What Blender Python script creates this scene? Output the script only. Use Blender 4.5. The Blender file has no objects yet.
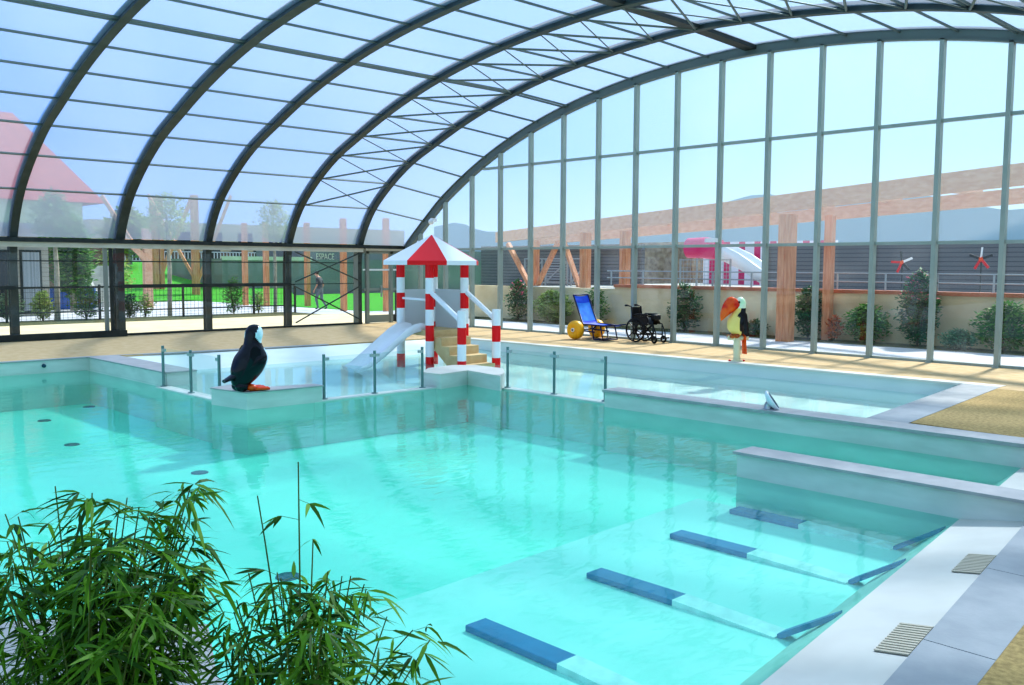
import bpy, math, random
from math import sin, cos, pi, radians, sqrt, atan2
from mathutils import Vector as V, Matrix
col = bpy.context.scene.collection
sc = bpy.context.scene
# ------------------------------------------------------------------ materials
def nmat(name):
    m = bpy.data.materials.new(name); m.use_nodes = True
    nt = m.node_tree; nt.nodes.clear()
    out = nt.nodes.new('ShaderNodeOutputMaterial')
    return m, nt, out
def c3(h):
    if isinstance(h, str):
        v = [int(h[i:i+2], 16)/255 for i in (0, 2, 4)]
        v = [x/12.92 if x <= .04045 else ((x+.055)/1.055)**2.4 for x in v]
    else: v = list(h)
    return (*v, 1)
def mat(name, c, rough=.5, metal=0, c2=None, scale=8, detail=3, bump=0, bscale=None, island=False, stretch=None, spec=.4, trl=0):
    m, nt, out = nmat(name); N = nt.nodes; L = nt.links
    b = N.new('ShaderNodeBsdfPrincipled')
    b.inputs['Roughness'].default_value = rough; b.inputs['Metallic'].default_value = metal
    b.inputs['Specular IOR Level'].default_value = spec
    b.inputs['Base Color'].default_value = c3(c)
    vec = None
    if c2 or bump:
        tc = N.new('ShaderNodeTexCoord'); mp = N.new('ShaderNodeMapping')
        L.new(tc.outputs['Object'], mp.inputs[0])
        if stretch: mp.inputs['Scale'].default_value = stretch
        vec = mp.outputs[0]
    if c2:
        mx = N.new('ShaderNodeMix'); mx.data_type = 'RGBA'
        mx.inputs[6].default_value = c3(c); mx.inputs[7].default_value = c3(c2)
        if island:
            g = N.new('ShaderNodeNewGeometry'); L.new(g.outputs['Random Per Island'], mx.inputs[0])
        else:
            n = N.new('ShaderNodeTexNoise'); n.inputs['Scale'].default_value = scale; n.inputs['Detail'].default_value = detail
            L.new(vec, n.inputs['Vector'])
            r = N.new('ShaderNodeMapRange'); r.inputs[1].default_value = .35; r.inputs[2].default_value = .65
            L.new(n.outputs[0], r.inputs[0]); L.new(r.outputs[0], mx.inputs[0])
        L.new(mx.outputs[2], b.inputs['Base Color'])
    if bump:
        n2 = N.new('ShaderNodeTexNoise'); n2.inputs['Scale'].default_value = bscale or scale*3; n2.inputs['Detail'].default_value = 4
        L.new(vec, n2.inputs['Vector'])
        bp = N.new('ShaderNodeBump'); bp.inputs['Strength'].default_value = bump; bp.inputs['Distance'].default_value = .02
        L.new(n2.outputs[0], bp.inputs['Height']); L.new(bp.outputs[0], b.inputs['Normal'])
    if trl:
        t = N.new('ShaderNodeBsdfTranslucent'); ms = N.new('ShaderNodeMixShader'); ms.inputs[0].default_value = trl
        if c2: L.new(mx.outputs[2], t.inputs[0])
        else: t.inputs[0].default_value = c3(c)
        L.new(b.outputs[0], ms.inputs[1]); L.new(t.outputs[0], ms.inputs[2]); L.new(ms.outputs[0], out.inputs[0])
    else:
        L.new(b.outputs[0], out.inputs[0])
    return m
def glassmat(name, tint, refl=1.0, rough=0.0, haze=0.0, hazecol=(.9,.95,1), dirt=0.0, ior=1.45):
    """thin pane: transparent + fresnel reflection (+ translucent haze)"""
    m, nt, out = nmat(name); N = nt.nodes; L = nt.links
    t = N.new('ShaderNodeBsdfTransparent'); t.inputs[0].default_value = c3(tint)
    cur = t.outputs[0]
    if haze or dirt:
        tr = N.new('ShaderNodeBsdfTranslucent'); tr.inputs[0].default_value = c3(hazecol)
        df = N.new('ShaderNodeBsdfDiffuse'); df.inputs[0].default_value = c3(hazecol)
        ms0 = N.new('ShaderNodeMixShader'); ms0.inputs[0].default_value = .4
        L.new(tr.outputs[0], ms0.inputs[1]); L.new(df.outputs[0], ms0.inputs[2])
        ms = N.new('ShaderNodeMixShader'); ms.inputs[0].default_value = haze
        if dirt:
            tc = N.new('ShaderNodeTexCoord'); n = N.new('ShaderNodeTexNoise'); n.inputs['Scale'].default_value = .9; n.inputs['Detail'].default_value = 4
            L.new(tc.outputs['Object'], n.inputs['Vector'])
            r = N.new('ShaderNodeMapRange'); r.inputs[1].default_value = .45; r.inputs[2].default_value = .75
            r.inputs[3].default_value = haze; r.inputs[4].default_value = haze+dirt
            L.new(n.outputs[0], r.inputs[0]); L.new(r.outputs[0], ms.inputs[0])
        L.new(cur, ms.inputs[1]); L.new(ms0.outputs[0], ms.inputs[2]); cur = ms.outputs[0]
    if refl:
        g = N.new('ShaderNodeBsdfGlossy'); g.inputs['Roughness'].default_value = rough
        f = N.new('ShaderNodeFresnel'); f.inputs[0].default_value = ior
        geo = N.new('ShaderNodeNewGeometry')
        mu = N.new('ShaderNodeMath'); mu.operation = 'MULTIPLY'; mu.inputs[1].default_value = refl
        # same fresnel from both sides of the pane
        inv = N.new('ShaderNodeVectorMath'); inv.operation = 'SCALE'
        sg = N.new('ShaderNodeMath'); sg.operation = 'MULTIPLY_ADD'; sg.inputs[1].default_value = -2; sg.inputs[2].default_value = 1
        L.new(geo.outputs['Backfacing'], sg.inputs[0])
        lw = N.new('ShaderNodeLayerWeight'); lw.inputs[0].default_value = .25
        pw = N.new('ShaderNodeMath'); pw.operation = 'POWER'; pw.inputs[1].default_value = 4
        L.new(lw.outputs['Facing'], pw.inputs[0])
        ma = N.new('ShaderNodeMath'); ma.operation = 'MULTIPLY_ADD'; ma.inputs[1].default_value = .85; ma.inputs[2].default_value = .05
        L.new(pw.outputs[0], ma.inputs[0]); L.new(ma.outputs[0], mu.inputs[0])
        N.remove(f); N.remove(inv); N.remove(sg); N.remove(geo)
        ms2 = N.new('ShaderNodeMixShader'); L.new(mu.outputs[0], ms2.inputs[0])
        L.new(cur, ms2.inputs[1]); L.new(g.outputs[0], ms2.inputs[2]); cur = ms2.outputs[0]
    L.new(cur, out.inputs[0]); return m
def watermat(name, tint, scl, strength, stretch=(1,1,1), milk=0.0, milkcol=(.8,1,.95), refl=.55):
    m, nt, out = nmat(name); N = nt.nodes; L = nt.links
    t = N.new('ShaderNodeBsdfTransparent'); t.inputs[0].default_value = c3(tint)
    cur = t.outputs[0]
    if milk:
        d = N.new('ShaderNodeBsdfDiffuse'); d.inputs[0].default_value = c3(milkcol)
        m0 = N.new('ShaderNodeMixShader'); m0.inputs[0].default_value = milk
        L.new(cur, m0.inputs[1]); L.new(d.outputs[0], m0.inputs[2]); cur = m0.outputs[0]
    g = N.new('ShaderNodeBsdfGlossy'); g.inputs['Roughness'].default_value = .03
    tc = N.new('ShaderNodeTexCoord'); mp = N.new('ShaderNodeMapping'); mp.inputs['Scale'].default_value = stretch
    mp.inputs['Rotation'].default_value = (0, 0, radians(45))
    L.new(tc.outputs['Object'], mp.inputs[0])
    n = N.new('ShaderNodeTexNoise'); n.inputs['Scale'].default_value = scl; n.inputs['Detail'].default_value = 2; n.inputs['Distortion'].default_value = .6
    L.new(mp.outputs[0], n.inputs['Vector'])
    bp = N.new('ShaderNodeBump'); bp.inputs['Strength'].default_value = strength; bp.inputs['Distance'].default_value = .05
    L.new(n.outputs[0], bp.inputs['Height']); L.new(bp.outputs[0], g.inputs['Normal'])
    lw = N.new('ShaderNodeLayerWeight'); lw.inputs[0].default_value = .5; L.new(bp.outputs[0], lw.inputs['Normal'])
    pw = N.new('ShaderNodeMath'); pw.operation = 'POWER'; pw.inputs[1].default_value = 4.5; L.new(lw.outputs['Facing'], pw.inputs[0])
    f = N.new('ShaderNodeMath'); f.operation = 'MULTIPLY_ADD'; f.inputs[1].default_value = refl; f.inputs[2].default_value = .015; L.new(pw.outputs[0], f.inputs[0])
    ms = N.new('ShaderNodeMixShader'); L.new(f.outputs[0], ms.inputs[0]); L.new(cur, ms.inputs[1]); L.new(g.outputs[0], ms.inputs[2])
    L.new(ms.outputs[0], out.inputs[0]); return m

M = dict(
 rib=mat('rib dark aluminium', '3f4846', .5, .2, '4a5350', 3),
 mull=mat('mullion aluminium', '9aa69e', .45, .15, 'a4aea6', 2),
 purl=mat('purlin aluminium', '6c7773', .5, .2),
 dark=mat('dark anodised frame', '2c3332', .5, .1, '3a403e', 4),
 grey=mat('grey door frame', '8b938d', .5, .1),
 strip=mat('pale blind housing', 'd9d6c8', .6, 0, 'c9c6b8', 2),
 deck=mat('sandy resin deck', 'cdb288', .8, 0, 'c0a274', 5, 5, .15, 60),
 deck2=mat('resin gravel deck', 'bfa268', .85, 0, '9c8250', 22, 6, .4, 90),
 cop=mat('grey stone coping', 'b0aeac', .6, 0, 'a2a1a0', 4, 4, .05, 40),
 pave=mat('blue grey stone paving', 'a4a7a8', .65, 0, '92979a', 3, 5, .08, 40),
 slab=mat('pale pool liner slope', 'dad6ca', .6, 0, 'cfcbbf', 2, 3),
 wall=mat('pool liner wall', 'd8dad2', .55, 0, 'c9cdc4', 1.5, 3, 0, None, False, (1,1,4)),
 floor=mat('turquoise pool liner', 'a4f2e0', .6, 0, '98eeda', .5, 2),
 bench=mat('pale turquoise bench liner', 'd2f0ea', .6, 0, 'c3ece4', .8, 2),
 kfloor=mat('white pool liner', 'dfe8e4', .6, 0, 'd3e0dc', .8, 2),
 white=mat('white gelcoat', 'eef0f4', .25, 0, spec=.5),
 red=mat('red gelcoat', 'ee0c18', .35),
 beige=mat('beige step', 'd9bf90', .6, 0, 'd0b484', 6),
 palewhite=mat('grey white panel', 'cfd4d8', .4),
 black=mat('black glossy paint', '0a0c18', .16, 0, spec=.35),
 blackm=mat('black vinyl and tube', '0b0b0d', .45),
 orange=mat('orange paint', 'e8620e', .25, 0, 'd8300e', 9),
 beak=mat('orange red beak paint', 'f26a1c', .15, 0, 'd81c12', 5, 2, 0),
 yellow=mat('pale yellow paint', 'f2d87c', .3),
 brown=mat('brown orange paint', '9c4a1c', .3, 0, 'c86a20', 20),
 mint=mat('pale mint paint', 'c9f0c0', .25, 0, 'eaf4dc', 6),
 cheek=mat('pale blue white paint', 'd8ecf4', .2),
 cream=mat('cream post paint', 'dcd8b4', .5),
 tyre=mat('yellow balloon tyre', 'f2b41c', .4, 0, spec=.5),
 blue=mat('blue mesh fabric', '1c46d8', .6, 0, '2a6af0', 3),
 lblue=mat('light blue mesh fabric', '4aa0f6', .6, 0, '2c7ae8', 5),
 navy=mat('navy tube', '141a4c', .4),
 steel=mat('stainless steel', 'b8c0c0', .3, .7),
 fpost=mat('fence post steel', '6e8a88', .4, .4),
 barblue=mat('blue bar', '15609f', .5, 0, '1c6eae', 6),
 barsteel=mat('pale steel bar', 'f8fafa', .4, 0, 'dfe5e5', 8),
 grate=mat('grating beige', 'cabfa8', .6),
 gap=mat('grating dark gap', '857c6c', .8),
 drain=mat('dark drain', '204a5c', .6),
 wood=mat('pine post', 'e0a078', .6, 0, 'cc8258', 3, 3, 0, None, False, (6,6,.6)),
 woodl=mat('light pine beam', 'eab898', .7, 0, 'dca484', 2, 2, 0, None, False, (6,1,6)),
 leaf=mat('bamboo leaf', '174806', .55, 0, '6fa41c', 1, island=True, trl=.3),
 culm=mat('bamboo culm', '3c5a20', .5, 0, '6a7a34', 8),
 shr1=mat('dark shrub leaf', '1e4a22', .6, 0, '3f7a34', 1, island=True, trl=.25),
 shr2=mat('light shrub leaf', '7c9a44', .6, 0, 'b4c46c', 1, island=True, trl=.25),
 shr3=mat('grey green shrub leaf', '5a7c5c', .6, 0, '86a07c', 1, island=True, trl=.25),
 shr4=mat('mid shrub leaf', '3c7428', .6, 0, '6ca03c', 1, island=True, trl=.25),
 pink=mat('pink petals', 'e0406c', .6), redleaf=mat('orange red leaf', 'c05028', .6, 0, 'd87838', 1, island=True),
 bark=mat('pale bark', 'a8a294', .8, 0, '8a8478', 6, 3, .2), stem=mat('shrub stem', '5a4a34', .8),
 grass=mat('lawn grass', '45a820', .9, 0, '389418', 2, 5, .4, 60),
 path=mat('pale concrete path', 'cfd0d6', .8, 0, 'c0c2c8', 1),
 terrace=mat('cream terrace', 'e8d6b0', .8, 0, 'dcc8a0', 1.2),
 soil=mat('planting soil', '5c5a38', .9, 0, '46502c', 5, 4, .3),
 render=mat('beige render', 'f4e0bc', .85, 0, 'd8c09a', .7, 4),
 terra=mat('terracotta coping', 'c87c5c', .7, 0, 'b86a4c', 3),
 slat=None, siding=None, roof=mat('red roof tile', 'b8402c', .8, 0, 'a83424', 2),
 galv=mat('galvanised steel', 'a8b0b4', .4, .5),
 wire=mat('fence dark paint', '2a302e', .5),
 gbld=mat('dark grey cladding', '82878a', .7, 0, '757a7c', .4),
 cbld=mat('cream facade', 'd8c8a4', .8, 0, 'ccbc98', .3), bbld=mat('brown facade', '8a6a54', .8, 0, '7a5c48', .3),
 win=mat('dark window', '2a3038', .15), curtain=mat('grey curtain', 'a4a8ac', .8, 0, '80868c', 1, 1, 0, None, False, (14,1,.1)),
 conc=mat('concrete', 'c4c4be', .85, 0, 'b0b0aa', 2),
 bluebox=mat('blue tarpaulin', '3566b8', .7), slidepink=mat('pink slide gelcoat', 'd8206c', .3),
 stone=mat('rubble stone', 'b49c84', .9, 0, '8c7460', 4, 6, .6, 14),
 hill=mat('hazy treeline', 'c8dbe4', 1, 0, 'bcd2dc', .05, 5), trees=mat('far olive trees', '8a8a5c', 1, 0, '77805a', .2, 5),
 skin=mat('skin', 'c89078', .6), shirt=mat('charcoal tee shirt', '4a4e54', .8), trousers=mat('grey trousers', '70757e', .8), hair=mat('dark brown hair', '3a2a22', .7), shoe=mat('dark shoe','2c2c30',.6),
 letter=mat('cream letters', 'd8d8bc', .6), redpaint=mat('red plastic', 'd01c24', .4),
 glass=glassmat('clear glass', (.93,.95,.94), 1.0, 0, .01, (.9,.93,.95), .07),
 lglass=glassmat('clear side glass', (.92,.93,.925), 1.0, 0, .02, (.9,.93,.95), .03),
 fence_glass=glassmat('fence glass', (.84,.94,.92), 1.0, 0, .04, (.8,.95,.92)),
 frost=glassmat('hazy end pane', (.92,.95,.97), .5, .15, .18, (.9,.94,.98)),
 roofp=glassmat('hazy polycarbonate', (.66,.75,.88), .4, .2, .36, (.74,.79,.93)),
 water=watermat('pool water', (.64,.97,.89), 2.6, .07, (1,2.2,1), .10, (.30,1,.80)),
 kwater=watermat('shallow pool water', (.88,1,.98), 3.0, .05, (1,2,1), .12, (.66,.98,.92)),
)
def stripes(name, c, c2, axis, freq, width=.5, rough=.8):
    m, nt, out = nmat(name); N = nt.nodes; L = nt.links
    b = N.new('ShaderNodeBsdfPrincipled'); b.inputs['Roughness'].default_value = rough
    tc = N.new('ShaderNodeTexCoord'); sp = N.new('ShaderNodeSeparateXYZ'); L.new(tc.outputs['Object'], sp.inputs[0])
    mu = N.new('ShaderNodeMath'); mu.operation = 'MULTIPLY'; mu.inputs[1].default_value = freq; L.new(sp.outputs['XYZ'.index(axis)], mu.inputs[0])
    fr = N.new('ShaderNodeMath'); fr.operation = 'FRACT'; L.new(mu.outputs[0], fr.inputs[0])
    gt = N.new('ShaderNodeMath'); gt.operation = 'GREATER_THAN'; gt.inputs[1].default_value = width; L.new(fr.outputs[0], gt.inputs[0])
    mx = N.new('ShaderNodeMix'); mx.data_type = 'RGBA'; mx.inputs[6].default_value = c3(c); mx.inputs[7].default_value = c3(c2)
    L.new(gt.outputs[0], mx.inputs[0]); L.new(mx.outputs[2], b.inputs['Base Color']); L.new(b.outputs[0], out.inputs[0]); return m
M['slat'] = stripes('dark grey slats', '6e6e70', '4a4a4e', 'Z', 7, .8)
M['siding'] = stripes('grey timber siding', 'b0a89c', '8a8278', 'Z', 6, .9)
M['tent'] = stripes('pink and white striped wall', 'f0e8ee', 'd8306c', 'Y', 1.3, .6)

# ------------------------------------------------------------------ mesh builder
class B:
    def __init__(s): s.v = []; s.f = []; s.m = []; s.sm = []
    def add(s, vs, fs, mi=0, sm=False):
        o = len(s.v); s.v += [tuple(p) for p in vs]
        for f in fs: s.f.append(tuple(i+o for i in f)); s.m.append(mi); s.sm.append(sm)
        return s
    def box(s, x0, x1, y0, y1, z0, z1, mi=0):
        vs = [(x, y, z) for z in (z0, z1) for y in (y0, y1) for x in (x0, x1)]
        return s.add(vs, [(0,2,3,1),(4,5,7,6),(0,1,5,4),(2,6,7,3),(0,4,6,2),(1,3,7,5)], mi)
    def prism(s, pts, z0, z1, mi=0, mtop=None):
        n = len(pts)
        zb = z0 if hasattr(z0, '__len__') else [z0]*n; zt = z1 if hasattr(z1, '__len__') else [z1]*n
        vs = [(p[0], p[1], z) for p, z in zip(pts, zb)] + [(p[0], p[1], z) for p, z in zip(pts, zt)]
        s.add(vs, [tuple(range(n-1, -1, -1))] + [(i, (i+1) % n, n+(i+1) % n, n+i) for i in range(n)], mi)
        s.add(vs[n:], [tuple(range(n))], mi if mtop is None else mtop); return s
    def bar(s, a, b, w, d=None, mi=0, upv=(0,0,1)):
        a = V(a); b = V(b); t = (b-a).normalized(); u = V(upv)
        if abs(t.dot(u)) > .98: u = V((1,0,0))
        sx = t.cross(u).normalized(); sy = sx.cross(t); d = d or w
        vs = [p + sx*w/2*i + sy*d/2*j for p in (a, b) for i, j in ((-1,-1),(1,-1),(1,1),(-1,1))]
        return s.add(vs, [(3,2,1,0),(4,5,6,7),(0,1,5,4),(1,2,6,5),(2,3,7,6),(3,0,4,7)], mi)
    def tube(s, pts, r, n=8, mi=0, cap=True):
        P = [V(p) for p in pts]; R = r if hasattr(r, '__len__') else [r]*len(P); rings = []
        u = None
        for i, p in enumerate(P):
            t = (P[min(i+1, len(P)-1)] - P[max(i-1, 0)]).normalized()
            if u is None:
                u = t.cross(V((0,0,1)))
                if u.length < .05: u = t.cross(V((1,0,0)))
            u = (u - t*u.dot(t)).normalized(); w = t.cross(u)
            rings.append([p + (u*cos(2*pi*k/n) + w*sin(2*pi*k/n))*R[i] for k in range(n)])
        return s.loft(rings, mi, cap)
    def loft(s, rings, mi=0, cap=True, closed=True, sm=True):
        n = len(rings[0]); vs = [p for r in rings for p in r]; fs = []
        for i in range(len(rings)-1):
            for k in range(n if closed else n-1):
                a, b = i*n+k, i*n+(k+1) % n; fs.append((a, b, b+n, a+n))
        s.add(vs, fs, mi, sm)
        if cap and closed:
            s.add(rings[0], [tuple(range(n-1, -1, -1))], mi); s.add(rings[-1], [tuple(range(n))], mi)
        return s
    def lathe(s, prof, c, axis='z', n=20, mi=0, cap=True):
        """prof: list of (radius, height)"""
        c = V(c); rings = []
        for r, h in prof:
            ring = []
            for k in range(n):
                a = 2*pi*k/n; p = (r*cos(a), r*sin(a), h)
                if axis == 'x': p = (p[2], p[0], p[1])
                elif axis == 'y': p = (p[1], p[2], p[0])
                ring.append(c + V(p))
            rings.append(ring)
        return s.loft(rings, mi, cap and prof[0] != prof[-1])
    def ell(s, c, r, n=16, m=10, mi=0):
        c = V(c); rings = []
        for i in range(m+1):
            t = pi*i/m; q = max(sin(t), .02)
            rings.append([c + V((r[0]*q*cos(2*pi*k/n), r[1]*q*sin(2*pi*k/n), -r[2]*cos(t))) for k in range(n)])
        return s.loft(rings, mi)
    def build(s, name, mats, parent=None, loc=None, bevel=0):
        me = bpy.data.meshes.new(name)
        o = bpy.data.objects.new(name, me); col.objects.link(o)
        org = V((0,0,0))
        if parent is not None:
            p = parent
            while p is not None: org += V(p.location); p = p.parent
            o.parent = parent
        elif loc is not None:
            org = V(loc); o.location = org
        me.from_pydata([tuple(V(p) - org) for p in s.v], [], s.f)
        if not isinstance(mats, (list, tuple)): mats = [mats]
        for m in mats: me.materials.append(M[m] if isinstance(m, str) else m)
        me.polygons.foreach_set('material_index', s.m); me.polygons.foreach_set('use_smooth', s.sm)
        me.update()
        if bevel:
            bv = o.modifiers.new('bevel', 'BEVEL'); bv.width = bevel; bv.segments = 2; bv.limit_method = 'ANGLE'
        return o
def tag(o, label=None, cat=None, group=None, kind=None):
    for k, v in (('label', label), ('category', cat), ('group', group), ('kind', kind)):
        if v: o[k] = v
    return o
def thing(name, label, cat, loc, group=None, kind=None):
    o = bpy.data.objects.new(name, None); col.objects.link(o); o.location = loc; o.empty_display_size = .1
    return tag(o, label, cat, group, kind)
def st(o, label=None, cat=None): return tag(o, label, cat, None, 'structure')
def arc(c, r, a0, a1, n): return [(c[0]+r*cos(a0+(a1-a0)*i/n), c[1]+r*sin(a0+(a1-a0)*i/n)) for i in range(n+1)]

# ------------------------------------------------------------------ camera
H = 2.0; F = 922.
pit, rol, psi = radians(4.778), radians(.273), radians(44.214)
fh = V((sin(psi), cos(psi), 0)); r0 = V((fh.y, -fh.x, 0))
fwd = fh*cos(pit) + V((0,0,-sin(pit))); u0 = r0.cross(fwd)
rt = r0*cos(rol) + u0*sin(rol); up = u0*cos(rol) - r0*sin(rol)
cam = bpy.data.cameras.new('camera'); co = bpy.data.objects.new('camera', cam); col.objects.link(co)
cam.sensor_width = 36; cam.lens = F/1024*36; cam.clip_start = .05; cam.clip_end = 1000
co.matrix_world = Matrix(((rt.x, up.x, -fwd.x, 0), (rt.y, up.y, -fwd.y, 0), (rt.z, up.z, -fwd.z, H), (0,0,0,1)))
sc.camera = co

# ------------------------------------------------------------------ the enclosure
XE = 19.9; X0 = -4.0; YL = 26.02; YC = 11.9
half = [(26.02,0),(26.02,1.3),(25.95,1.95),(25.6,2.45),(24.95,3.0),(24.34,3.48),(23.56,4.06),(22.25,4.82),(20.96,5.43),(19.67,5.91),(18.33,6.30),(17.01,6.59),(15.69,6.80),(14.36,6.94),(13.04,7.02),(11.9,7.04)]
ribh = [(26.02,0),(26.02,1.3),(26.0,2.1),(25.85,2.8),(25.27,3.68),(24.38,4.42),(23.28,5.08),(22.14,5.55),(20.84,6.04),(19.54,6.44),(18.14,6.78),(16.85,7.01),(15.64,7.17),(14.22,7.30),(12.9,7.36),(11.9,7.37)]
def catmull(P, k=6):
    out = []
    for i in range(len(P)-1):
        p0, p1, p2, p3 = P[max(i-1,0)], P[i], P[i+1], P[min(i+2,len(P)-1)]
        for j in range(k):
            t = j/k
            out.append(tuple(.5*((2*b)+(-a+c)*t+(2*a-5*b+4*c-d)*t*t+(-a+3*b-3*c+d)*t**3) for a, b, c, d in zip(p0,p1,p2,p3)))
    return out + [P[-1]]
class Prof:
    """an arch line (underside) that can be offset outwards and walked by arc length"""
    def __init__(s, hf, YC):
        hf = [q_ for q_ in hf if q_[0] > YC+.3] + [(YC, hf[-1][1])]
        s.yc = YC; s.p = catmull(hf + [(2*YC-y, z) for y, z in hf[::-1][1:]], 5); P = s.p; s.n = []
        for i in range(len(P)):
            a = P[max(i-1,0)]; b = P[min(i+1,len(P)-1)]; d = V((b[0]-a[0], b[1]-a[1])).normalized(); s.n.append((d.y, -d.x))
        m_ = len(P)//2
        if s.n[m_][1] < 0: s.n = [(-a, -b) for a, b in s.n]
        s.acc = [0]
        for i in range(1, len(P)): s.acc.append(s.acc[-1] + math.dist(P[i-1], P[i]))
    def off(s, i, d): return (s.p[i][0]+s.n[i][0]*d, s.p[i][1]+s.n[i][1]*d)
    def at(s, t_, d=0):
        for i in range(1, len(s.acc)):
            if s.acc[i] >= t_:
                t = (t_-s.acc[i-1])/(s.acc[i]-s.acc[i-1]); a = s.off(i-1, d); b = s.off(i, d)
                return (a[0]+(b[0]-a[0])*t, a[1]+(b[1]-a[1])*t)
        return s.off(len(s.p)-1, d)
    def z(s, y):
        for i in range(1, len(s.p)):
            y0, y1 = s.p[i-1][0], s.p[i][0]
            if y1 <= y <= y0 and y0 > y1: return s.p[i-1][1] + (s.p[i][1]-s.p[i-1][1])*(y0-y)/(y0-y1)
        return 0
endp = Prof(half, 12.2); ribp = Prof(ribh, 12.6); zarch = endp.z
# roof glazing (from the eaves beam up and over)
rp = ribp.p; i0 = min(i for i in range(len(rp)) if rp[i][1] > 2.6); i1 = max(i for i in range(len(rp)) if rp[i][1] > 2.6)
b = B(); rings = [[(X0, *ribp.at(t_, .11)), (18.1, *ribp.at(t_, .11)), (XE, *endp.at(t_*endp.acc[-1]/ribp.acc[-1], .2))] for t_ in [ribp.acc[i0]+(ribp.acc[i1]-ribp.acc[i0])*q_/120 for q_ in range(121)]]
b.loft(rings, cap=False, closed=False)
ceiling = st(b.build('ceiling', 'roofp'), 'blue tinted arched glazed roof of the pool hall', 'roof')
# ribs
def rib(x, w, name='rib', m='rib', dep=.2, parent=ceiling, pf=None):
    pf = pf or ribp
    b = B(); h = w/2
    sec = [(-h,0),(h,0),(h,.035),(h*.62,.04),(h*.62,dep-.04),(h,dep-.035),(h,dep),(-h,dep),(-h,dep-.035),(-h*.62,dep-.04),(-h*.62,.04),(-h,.035)]
    b.loft([[(x+sx, *pf.off(i, sd)) for sx, sd in sec] for i in range(len(pf.p))], sm=False)
    return b.build(name, m, parent)
RX = [-.7, 2.0, 4.7, 7.4, 10.1, 12.7, 15.4, 18.1]
for x in RX: rib(x, .24 if x == 10.1 else .19, dep=.2)
rib(XE-.05, .16, m='purl', dep=.26, pf=endp)
# purlins, evenly spaced along the arch
mid = ribp.acc[-1]/2
s_e = next(ribp.acc[i] for i in range(len(rp)) if rp[i][1] > 2.66)
SP = (mid-s_e)/12; nodes = []
for k in range(-11, 12):
    s = mid + k*SP; nodes.append((k, s))
    (y, z), (y2, z2) = ribp.at(s, .1), ribp.at(s+.05, .1); a = atan2(z2-z, y2-y)
    wid, d = (.30, .11) if k == 0 else (.035, .045)
    b = B(); se = endp.acc[-1]/2 + k*SP*endp.acc[-1]/ribp.acc[-1]
    for o_ in ((-.06, .06) if abs(k) == 5 else (0,)):
        pa = (*ribp.at(s+o_, .08),); pe = (*endp.at(se+o_, .17),)
        vs = [(x, q_[0]+cos(a)*wid/2*i-sin(a)*d/2*j, q_[1]+sin(a)*wid/2*i+cos(a)*d/2*j) for x, q_ in ((X0, pa), (18.1, pa), (XE-.05, pe)) for i, j in ((-1,-1),(1,-1),(1,1),(-1,1))]
        b.add(vs, [(3,2,1,0),(8,9,10,11)] + [(4*g+h_, 4*g+(h_+1) % 4, 4*g+4+(h_+1) % 4, 4*g+4+h_) for g in (0,1) for h_ in range(4)])
    b.build('purlin', 'dark' if k == 0 else 'purl', ceiling)
# cross bracing of the last full bay
for (k, s), (k2, s2) in zip(nodes[:-1], nodes[1:]):
    for sa, sb in ((s, s2), (s2, s)):
        b = B(); b.tube([(15.42, *ribp.at(sa, .03)), (18.08, *ribp.at(sb, .03))], .028 if (sa == s) == (s < mid) else .016, 6); b.build('brace', 'purl', ceiling)
# eaves beams
for y0, y1 in ((25.72, 25.86), (-.66, -.52)):
    B().box(X0, XE, y0, y1, 2.55, 2.66).build('eaves_beam', 'dark', ceiling)

# end wall --------------------------------------------------------
PY = [22.257 - 1.32*k for k in range(-2, 18)]
ys = [25.9] + PY + [-1.4]
T1, T2 = 2.515, 5.02
b = B()
for ya, yb in zip(ys[:-1], ys[1:]):
    b.add([(XE, ya, .02), (XE, yb, .02), (XE, yb, min(T1, zarch(yb) or .1)), (XE, ya, min(T1, zarch(ya) or .1))], [(0,1,2,3)])
wall_end = st(b.build('wall_end', 'glass'), 'glazed end wall of the pool hall with tall mullions', 'glass wall')
b = B()
for ya, yb in zip(ys[:-1], ys[1:]):
    n = 6; top = [(XE, ya+(yb-ya)*i/n, max(zarch(ya+(yb-ya)*i/n), T1)) for i in range(n+1)]
    b.add([(XE, ya, T1), (XE, yb, T1)] + top[::-1], [tuple(range(n+3))])
b.build('frosted_pane', 'frost', wall_end)
for y in PY:
    zt = zarch(y)
    if zt < .5: continue
    b = B(); b.box(XE-.13, XE+.02, y-.045, y+.045, 0, zt+.03); b.box(XE-.17, XE+.03, y-.06, y+.06, 0, .02)
    b.build('mullion', 'mull', wall_end)
yl1 = max(y for y, z in endp.p if z > T1); yl2 = max(y for y, z in endp.p if z > T2)
for z, yl in ((T1, yl1), (T2, yl2)):
    B().box(XE-.08, XE+.01, 2*12.2-yl, yl, z-.035, z+.035).build('transom', 'mull', wall_end)
B().box(XE-.06, XE+.03, -1.4, 25.9, 0, .05).build('sill', 'mull', wall_end)

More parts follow.
